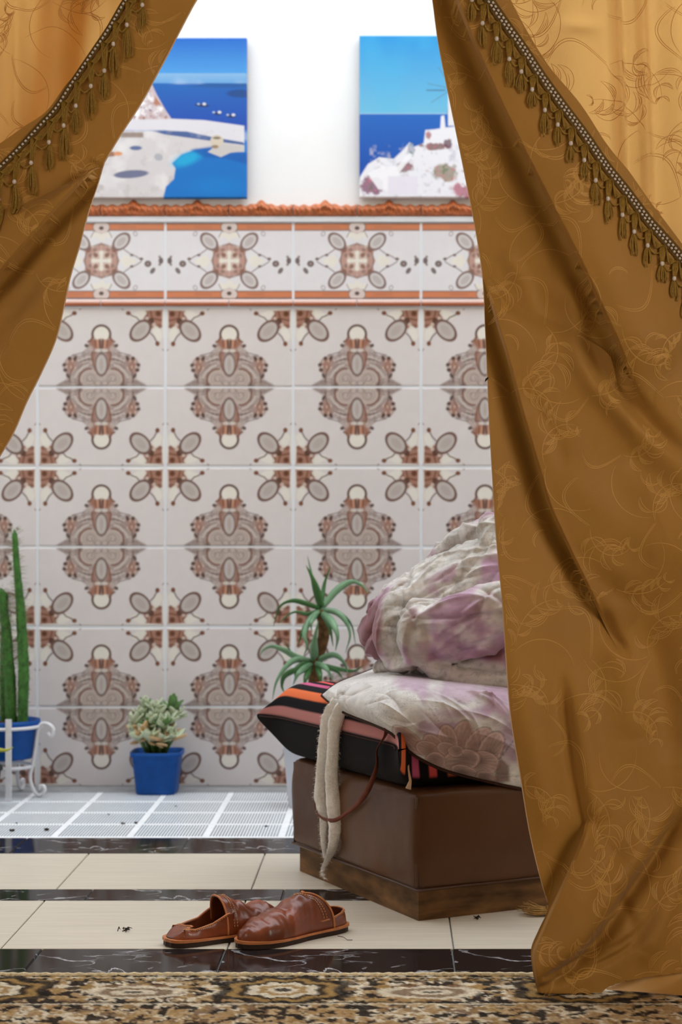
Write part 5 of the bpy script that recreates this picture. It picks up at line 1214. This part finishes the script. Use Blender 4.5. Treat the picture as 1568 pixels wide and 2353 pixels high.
    b = MB(); b.tube([tuple(q + np.array([0, 0, 0.0008])) for q in G2[2:-2, -1]], 0.0018, 6); b.build('heel_binding', M['leather_edge'], root)
    b = MB()
    for i in range(4, ns - 4):
        q = G2[i, -2]; q2 = G2[i + 1, -2]; c_ = np.array([0.05, 0, q[2]]); o_ = q - c_; o_ = o_ / np.linalg.norm(o_) * 0.0016; d_ = (q2 - q) * 0.3
        b.tube([tuple(q - d_ + o_), tuple(q + d_ + o_)], 0.0007, 4)
    st = b.build('heel_stitching', M['stitch'], root); st['kind'] = 'stuff'
    return root
s1 = slipper('brown leather slipper with trodden-down heel, its toe tucked behind the other slipper', (-0.438, 3.497), (-0.206, 3.652), True, 2.0)
s2 = slipper('brown leather slipper with upright heel, its rounded toe on the black marble', (-0.100, 3.655), (-0.296, 3.480), False, 9.0)
b = MB(); b.tube([(-0.245, -0.004, 0.062), (-0.24, 0.0, 0.066), (-0.236, 0.004, 0.0665)], 0.001, 4)

# ------------------------------------------------------------------ plants by the wall
def leaf_strip(mb, pts, wid, thick=0.25, n=18, m=0, up=(0, -1, 0)):
    """tapered fleshy leaf along 3-D points, width in metres at its base"""
    p = spline(pts, n); t = np.linspace(0, 1, n); V = []
    for i in range(n):
        d = p[min(i + 1, n - 1)] - p[max(i - 1, 0)]; d = d / max(np.linalg.norm(d), 1e-9)
        s = np.cross(d, np.array(up)); s = s / max(np.linalg.norm(s), 1e-9); nn = np.cross(s, d)
        w_ = wid * 0.5 * (1 - t[i] ** 2.2) * (0.85 + 0.4 * math.sin(math.pi * min(t[i] * 1.6, 1))) + 0.0006
        for a, b_ in ((-1, 0.25), (-0.5, -0.45), (0, -1), (0.5, -0.45), (1, 0.25), (0.5, 0.3), (0, 0.1), (-0.5, 0.3)):
            V.append(p[i] + s * a * w_ + nn * (-b_) * w_ * thick * 1.6)
    f = [(i * 8 + j, i * 8 + (j + 1) % 8, (i + 1) * 8 + (j + 1) % 8, (i + 1) * 8 + j) for i in range(n - 1) for j in range(8)] + [tuple(range(7, -1, -1)), tuple(range((n - 1) * 8, n * 8))]
    mb.add(V, f, m)
def build_aloe():
    D = 5.22; zc = lambda x, y: (600 + x / 6.03, 1270 + y / 6.03)
    base = P(712, 1855, D); org = np.array([base[0], D, 0.0]); root = empty('potted_aloe', tuple(org))
    tag(root, 'aloe with two rosettes of arching green leaves in a white pot behind the ottoman', 'potted plant')
    def lf(pts, w_, m, dz=0.0):
        k = len(pts); q = [P(*zc(x, y), D + dz * math.sin(math.pi * 0.7 * i / (k - 1))) for i, (x, y) in enumerate(pts)]
        b = MB(); leaf_strip(b, np.array(q) - org, w_ / 6.03 * D / F_PX * 0.78, 0.22); b.build('leaf', M[m], root)
    A, Dk = 'aloe', 'aloe_dark'
    for pts, w_, m, dz in (
        ([(835, 760), (770, 520), (705, 330), (625, 175)], 115, Dk, -0.02), ([(800, 700), (720, 380), (645, 40)], 60, A, 0.05), ([(835, 740), (880, 430), (970, 180)], 62, Dk, 0.03),
        ([(850, 760), (1040, 530), (1240, 405), (1400, 450), (1500, 580)], 105, A, 0.04), ([(830, 780), (610, 700), (430, 665), (260, 750), (175, 1020)], 76, Dk, -0.03), ([(810, 800), (650, 850), (450, 825), (240, 980)], 62, Dk, 0.06),
        ([(820, 800), (680, 930), (600, 1130), (640, 1290), (590, 1440)], 92, A, -0.08), ([(840, 790), (1050, 830), (1180, 960), (1235, 1150), (1170, 1390)], 84, A, -0.05), ([(850, 800), (1080, 840), (1250, 990), (1310, 1270)], 56, Dk, 0.07),
        ([(830, 830), (980, 960), (1060, 1150), (1035, 1360)], 118, A, -0.09), ([(840, 840), (950, 1030), (1000, 1300)], 76, Dk, -0.06), ([(800, 840), (610, 1020), (510, 1290)], 80, Dk, -0.03), ([(790, 830), (700, 960), (700, 1090)], 70, A, -0.07),
        ([(740, 1510), (740, 1250), (795, 940)], 125, A, -0.03), ([(750, 1490), (830, 1260), (970, 1070)], 70, Dk, 0.0), ([(720, 1510), (480, 1440), (320, 1350), (150, 1295), (30, 1350), (-10, 1430)], 86, A, -0.02),
        ([(720, 1500), (480, 1485), (330, 1600), (210, 1800), (160, 2040)], 88, A, -0.07), ([(760, 1500), (1000, 1415), (1150, 1520), (1215, 1710)], 88, A, -0.04), ([(740, 1530), (900, 1600), (1000, 1770)], 96, A, -0.09),
        ([(720, 1540), (530, 1660), (440, 1840)], 100, A, -0.09), ([(700, 1530), (500, 1590), (470, 1770)], 76, Dk, -0.06), ([(700, 1550), (360, 1680), (290, 1830), (330, 1960)], 86, Dk, 0.03), ([(770, 1560), (1030, 1630), (1140, 1750)], 76, Dk, 0.04),
        ([(640, 1500), (450, 1420), (330, 1220)], 56, Dk, 0.08), ([(760, 1560), (820, 1700), (830, 1900)], 90, Dk, -0.08), ([(700, 1560), (620, 1740), (600, 1930)], 90, Dk, -0.08), ([(780, 1540), (1250, 1640), (1420, 1560)], 60, Dk, 0.09)):
        lf(pts, w_, m, dz)
    b = MB(); s = [P(*zc(x, y), D + 0.01) for x, y in ((835, 790), (870, 1150), (770, 1500), (730, 1900), (690, 2200), (680, 2450))]
    b.tube([tuple(q) for q in spline(np.array(s) - org, 20)], np.linspace(0.016, 0.02, 20), 8); b.build('stem', M['aloe_stem'], root)
    z = P(0, 1690, D)[2]
    b = MB(); b.lathe([(0.0, 0.0), (0.060, 0.0), (0.062, 0.01), (0.078, z - 0.02), (0.084, z - 0.02), (0.085, z), (0.079, z), (0.077, z - 0.03)], 32); b.build('pot', M['white_pot'], root)
    b = MB(); b.lathe([(0.0, z - 0.022), (0.04, z - 0.018), (0.077, z - 0.024)], 24); b.build('soil', M['soil'], root)
build_aloe()
def build_cactus():
    D = 5.42; cx = 17; org = np.array([P(cx, 0, D)[0], D, 0.0]); k = D / F_PX
    root = empty('potted_cactus', tuple(org)); tag(root, 'tall spiny green column cactus in a round blue pot on a white stand', 'potted plant')
    zr = P(0, 1653, D)[2]; zb = P(0, 1742, D)[2]; rt, rb = 72 * k, 56 * k
    b = MB(); b.lathe([(0, zb), (rb, zb), (rb + 0.004, zb + 0.01), (rt - 0.004, zr - 0.02), (rt + 0.003, zr - 0.018), (rt + 0.004, zr), (rt - 0.003, zr), (rt - 0.006, zr - 0.03)], 40); b.build('pot', M['blue_pot'], root)
    b = MB(); b.lathe([(0, zr - 0.006), (rt * 0.6, zr - 0.008), (rt - 0.005, zr - 0.014)], 32); b.build('soil', M['soil'], root)
    def stem(pts, rad, seed):
        n, q = 70, 20; c = spline([P(x, y, D + d) for x, y, d in pts], n) - org; rr = np.interp(np.linspace(0, 1, n), np.linspace(0, 1, len(rad)), rad) * k
        G = np.zeros((n, q, 3))
        for i in range(n):
            for j in range(q):
                a = 2 * math.pi * j / q; bumpy = 1 + 0.10 * math.cos(a * 5 + i * 0.25) + 0.10 * math.sin(i * 1.5 + 3 * math.cos(a * 5)); f = 1 if i < n - 2 else 0.5 if i == n - 2 else 0.05
                G[i, j] = c[i] + np.array([math.cos(a), math.sin(a), 0]) * rr[i] * bumpy * f
        o = grid('stem', G, M['cactus'], root, wrap=True)
        b = MB(); r_ = random.Random(seed)
        for i in range(3, n):
            for _ in range(9):
                a = r_.uniform(0, 6.283); L = r_.uniform(7, 20) * k * (1.0 if i > n * 0.35 else 0.5); d = np.array([math.cos(a), math.sin(a), r_.uniform(-0.2, 0.5)])
                p0 = c[i] + d * rr[i] * 0.95; b.tube([tuple(p0), tuple(p0 + d * L)], [0.0007, 0.0002], 3, cap=False)
        s = b.build('spines', M['spine'], o); s['kind'] = 'stuff'
    stem([(52, 1664, -0.01), (54, 1560, -0.01), (50, 1440, 0), (41, 1330, 0), (33, 1215, 0)], [11, 12, 11, 8, 5.5], 1)
    stem([(27, 1664, 0.0), (22, 1560, 0), (14, 1450, 0), (2, 1350, 0)], [12, 13, 11, 8], 2)
    stem([(8, 1662, 0.02), (8, 1560, 0.02), (10, 1450, 0.02), (13, 1360, 0.02)], [7, 8, 8, 6], 3)
    # white wrought stand: ring, four bowed legs with scrolls
    st = empty('plant_stand', tuple(org)); tag(st, 'white wrought iron plant stand with curled legs holding the blue cactus pot', 'plant stand')
    b = MB(); zq = P(0, 1668, D)[2]; b.tube([(math.cos(a) * (rt + 0.006), math.sin(a) * (rt + 0.006), zq) for a in np.linspace(0, 2 * math.pi, 49)], 0.0055, 6, cap=False); b.build('ring', M['white_metal'], st)
    z2 = P(0, 1760, D)[2]; b = MB(); b.tube([(math.cos(a) * (rb + 0.002), math.sin(a) * (rb + 0.002), z2) for a in np.linspace(0, 2 * math.pi, 49)], 0.0055, 6, cap=False); b.build('ring', M['white_metal'], st)
    for ang in (-12, 78 + 180, 168, 78):
        ca, sa = math.cos(R(ang)), math.sin(R(ang)); pts = []
        for x, y in ((116, 1664), (122, 1672), (129, 1668), (129, 1655), (118, 1645), (102, 1644), (93, 1655), (90, 1672), (86, 1700), (80, 1735), (73, 1762), (76, 1785), (86, 1803), (98, 1808), (108, 1800), (107, 1788), (98, 1787), (98, 1795)):
            r_ = (x - cx) * k; pts.append((ca * r_, sa * r_, max(P(0, y, D)[2], 0.006)))
        zo = min(q[2] for q in pts) - 0.006
        b = MB(); b.tube([(q[0], q[1], q[2] - zo) for q in spline(pts, 70)], 0.0058, 6, flat=1.0); b.build('scroll_leg', M['white_metal'], st)
    b = MB(); x0 = (38 - cx) * k; y0 = -math.sqrt((rt + 0.010) ** 2 - x0 ** 2)
    b.box((x0 - 0.003, y0 + 0.002, P(0, 1732, D)[2] / 1.0 / 2 + 0.06), (0.017, 0.009, P(0, 1645, D)[2]))
    o = b.build('flat_leg', M['white_metal'], st, smooth=False); zmin = min(v.co.z for v in o.data.vertices)
    for v in o.data.vertices: v.co.z -= zmin
build_cactus()
def build_succulent():
    D = 5.5; org = np.array([P(362, 0, D)[0], D, 0.0]); k = D / F_PX
    root = empty('potted_succulent', tuple(org)); tag(root, 'pale green succulent in a square blue plastic pot standing against the tiles', 'potted plant')
    b = MB(); h = 0.128; b.lathe([(0, 0.0), (0.060, 0.0), (0.062, 0.006), (0.073, h - 0.014), (0.0785, h - 0.013), (0.079, h), (0.074, h), (0.072, h - 0.03)], 48, power=5.0); b.build('pot', M['blue_pot'], root)
    b = MB(); b.lathe([(0, h - 0.016), (0.04, h - 0.018), (0.072, h - 0.022)], 32, power=5.0); b.build('soil', M['soil'], root)
    def leaf_mesh(m):
        n, q = 9, 7; G = np.zeros((n, q, 3))
        for i in range(n):
            t = i / (n - 1); w_ = 0.0105 * math.sin(math.pi * min(1, 0.10 + 0.86 * t ** 0.8)) ** 0.8
            for j in range(q):
                s = (j - 3) / 3; G[i, j] = (t * 0.034, s * w_, 0.010 * t ** 1.6 + 0.004 * s * s)
        o = grid('leaf', G, M[m]); md = o.modifiers.new('s', 'SOLIDIFY'); md.thickness = 0.003
        COL.objects.unlink(o); return o
    prot = {m: leaf_mesh(m) for m in ('jade', 'jade_green', 'jade_tan')}
    r_ = random.Random(5)
    for sx, sy, sz in ((310, 1684, 0.0), (328, 1650, 0.01), (345, 1668, -0.03), (338, 1632, 0.02), (362, 1650, -0.02), (372, 1672, -0.045), (398, 1630, 0.0), (402, 1652, 0.01), (392, 1690, -0.03), (322, 1704, -0.05), (346, 1704, -0.055), (372, 1704, -0.055), (398, 1700, -0.045), (312, 1668, -0.01), (386, 1664, -0.02), (355, 1636, 0.0), (330, 1694, -0.04), (355, 1690, 0.02), (380, 1648, 0.03)):
        c = np.array(P(sx, sy, D + sz)) - org
        b = MB(); b.tube([(c[0] * 0.4, c[1] * 0.4, h - 0.018), (c[0] * 0.75, c[1] * 0.75, (h + c[2]) / 2), tuple(c)], [0.005, 0.004, 0.003], 6); b.build('stem', M['jade_green'], root)
        for j in range(9):
            m = r_.choice(('jade', 'jade', 'jade', 'jade', 'jade_green')) if sy < 1684 else r_.choice(('jade', 'jade', 'jade_tan'))
            if sx > 390 and sy < 1640: m = 'jade_green'
            o = prot[m].copy(); link(o, root); o.location = tuple(c + np.array([0, 0, (j % 3 - 1) * 0.004])); o.rotation_euler = (r_.uniform(-0.3, 0.3), -r_.uniform(0.0, 0.95), j * 2.4 + r_.uniform(-0.3, 0.3)); s = r_.uniform(0.95, 1.4); o.scale = (s, s, s)
    for x, y in ((355, 1716), (385, 1718), (372, 1722), (300, 1714)):
        o = prot['jade_tan'].copy(); link(o, root); c = np.array(P(x, y, D - 0.07 if x > 320 else D)) - org; o.location = tuple(c + np.array([0, 0, 0.004])); o.rotation_euler = (0.3, 0.1, r_.uniform(0, 6))
build_succulent()
def build_black_pot():
    D = 5.2; org = np.array([P(-58, 0, D)[0], D, 0.0]); k = D / F_PX
    root = empty('potted_plant', tuple(org)); tag(root, 'black plastic pot with a yellowing strap leaf beside the cactus stand', 'potted plant')
    h = 0.12; b = MB(); b.lathe([(0, 0), (0.062, 0), (0.075, h - 0.012), (0.08, h - 0.012), (0.08, h), (0.075, h), (0.073, h - 0.03)], 32); b.build('pot', M['black_pot'], root)
    b = MB(); b.lathe([(0, h - 0.016), (0.073, h - 0.02)], 24); b.build('soil', M['soil'], root)
    for pts, m in (([(-50, 1790), (-40, 1735), (-10, 1724), (14, 1724), (31, 1717)], 'yellow_leaf'), ([(-54, 1790), (-70, 1700), (-90, 1640), (-130, 1620)], 'aloe_dark'), ([(-48, 1790), (-44, 1690), (-30, 1640)], 'aloe_dark'), ([(-56, 1790), (-100, 1730), (-140, 1740)], 'aloe_dark')):
        b = MB(); leaf_strip(b, np.array([P(x, y, D - 0.02) for x, y in pts]) - org, 0.018, 0.18); b.build('leaf', M[m], root)
build_black_pot()

# ------------------------------------------------------------------ small things on the floor
def build_straw():
    x, y, z = P(1224, 2104, 3.77); root = empty('straw_whisk', (x, y, 0.0)); tag(root, 'frayed end of a straw hand broom poking out from under the curtain', 'broom')
    r_ = random.Random(4); b = MB()
    for i in range(46):
        a = R(200 + r_.uniform(-26, 22)); L = r_.uniform(0.02, 0.05); z0 = r_.uniform(0.003, 0.02); o = (r_.uniform(-0.008, 0.01), r_.uniform(-0.018, 0.018))
        b.tube([(0.055 + o[0] * 0.3, o[1] * 0.4, 0.012), (o[0] + 0.012, o[1], z0), (o[0] + math.cos(a) * L * 0.7 + 0.006, o[1] - math.sin(a) * L * 0.5, z0 + r_.uniform(-0.002, 0.014) * 1.0)], [0.0016, 0.0013, 0.0005], 4)
    b.build('bristles', M['straw'], root)['kind'] = 'stuff'
    b = MB(); b.tube([(0.03, -0.002, 0.012), (0.20, 0.02, 0.014)], [0.011, 0.012], 10); b.build('bound_neck', M['straw'], root)
build_straw()
def crumb(name, label, x, y, size, seed, cat, group=None, twig=False):
    d = floor_d(y); X, Y, _ = P(x, y, d); r_ = random.Random(seed); b = MB()
    if twig:
        for i in range(7):
            a = r_.uniform(0, 6.28); L = size * r_.uniform(0.5, 1.1); cx, cy = r_.uniform(-1, 1) * size * 0.5, r_.uniform(-1, 1) * size * 0.5
            b.tube([(cx - math.cos(a) * L / 2, cy - math.sin(a) * L / 2, 0.0012), (cx, cy, 0.0022 + 0.001 * i), (cx + math.cos(a) * L / 2, cy + math.sin(a) * L / 2, 0.0018 + 0.0015 * (i % 3))], [0.0008, 0.0012, 0.0006], 5)
    else:
        for i in range(3):
            c = (r_.uniform(-1, 1) * size * 0.4, r_.uniform(-1, 1) * size * 0.4, size * 0.22)
            b.lathe([(0.0, size * 0.22), (size * 0.3, size * 0.1), (size * 0.34, -size * 0.05), (size * 0.2, -size * 0.22), (0.0, -size * 0.22)], 6, c)
    o = b.build(name, M['debris']); o.location = (X, Y, 0.0); tag(o, label, cat, group)
crumb('twig', 'small clump of dark dry twigs on the beige floor tile', 285, 2138, 0.02, 1, 'twig', twig=True)
crumb('twig', 'tiny dark sprig on the beige tile by the ottoman plinth', 1096, 2112, 0.012, 6, 'twig', twig=True)
for i, (x, y, s, where) in enumerate(((27, 1910, 0.013, 'largest dark soil crumb on the pavers below the cactus stand'), (108, 1908, 0.014, 'dark soil crumb on a white paver joint beside the cactus stand'), (283, 1893, 0.010, 'small dark crumb on bare glass beside a paver joint below the succulent'), (311, 1892, 0.010, 'small dark crumb on the white paver joint below the succulent'), (612, 1900, 0.009, 'small dark soil crumb on the pavers next to the ottoman'), (38, 1892, 0.006, 'tiny soil speck on the pavers behind the largest crumb'), (250, 1872, 0.006, 'tiny soil speck alone in the middle of the glass pavers'), (404, 1853, 0.006, 'tiny soil speck on the pavers close to the succulent pot'))):
    crumb('soil_crumb', where, x, y, s, 20 + i, 'debris', 'soil crumbs on the glass pavers')
b = MB(); c0 = P(776, 2152, 3.56); b.tube([(c0[0], c0[1], 0.006), (c0[0] + 0.012, c0[1] - 0.004, 0.005), (c0[0] + 0.020, c0[1] - 0.012, 0.0012), (c0[0] + 0.030, c0[1] - 0.012, 0.0012)], 0.0006, 4)
tag(b.build('loose_thread', M['debris']), 'short dark thread lying on the floor behind the slipper heel', 'thread')
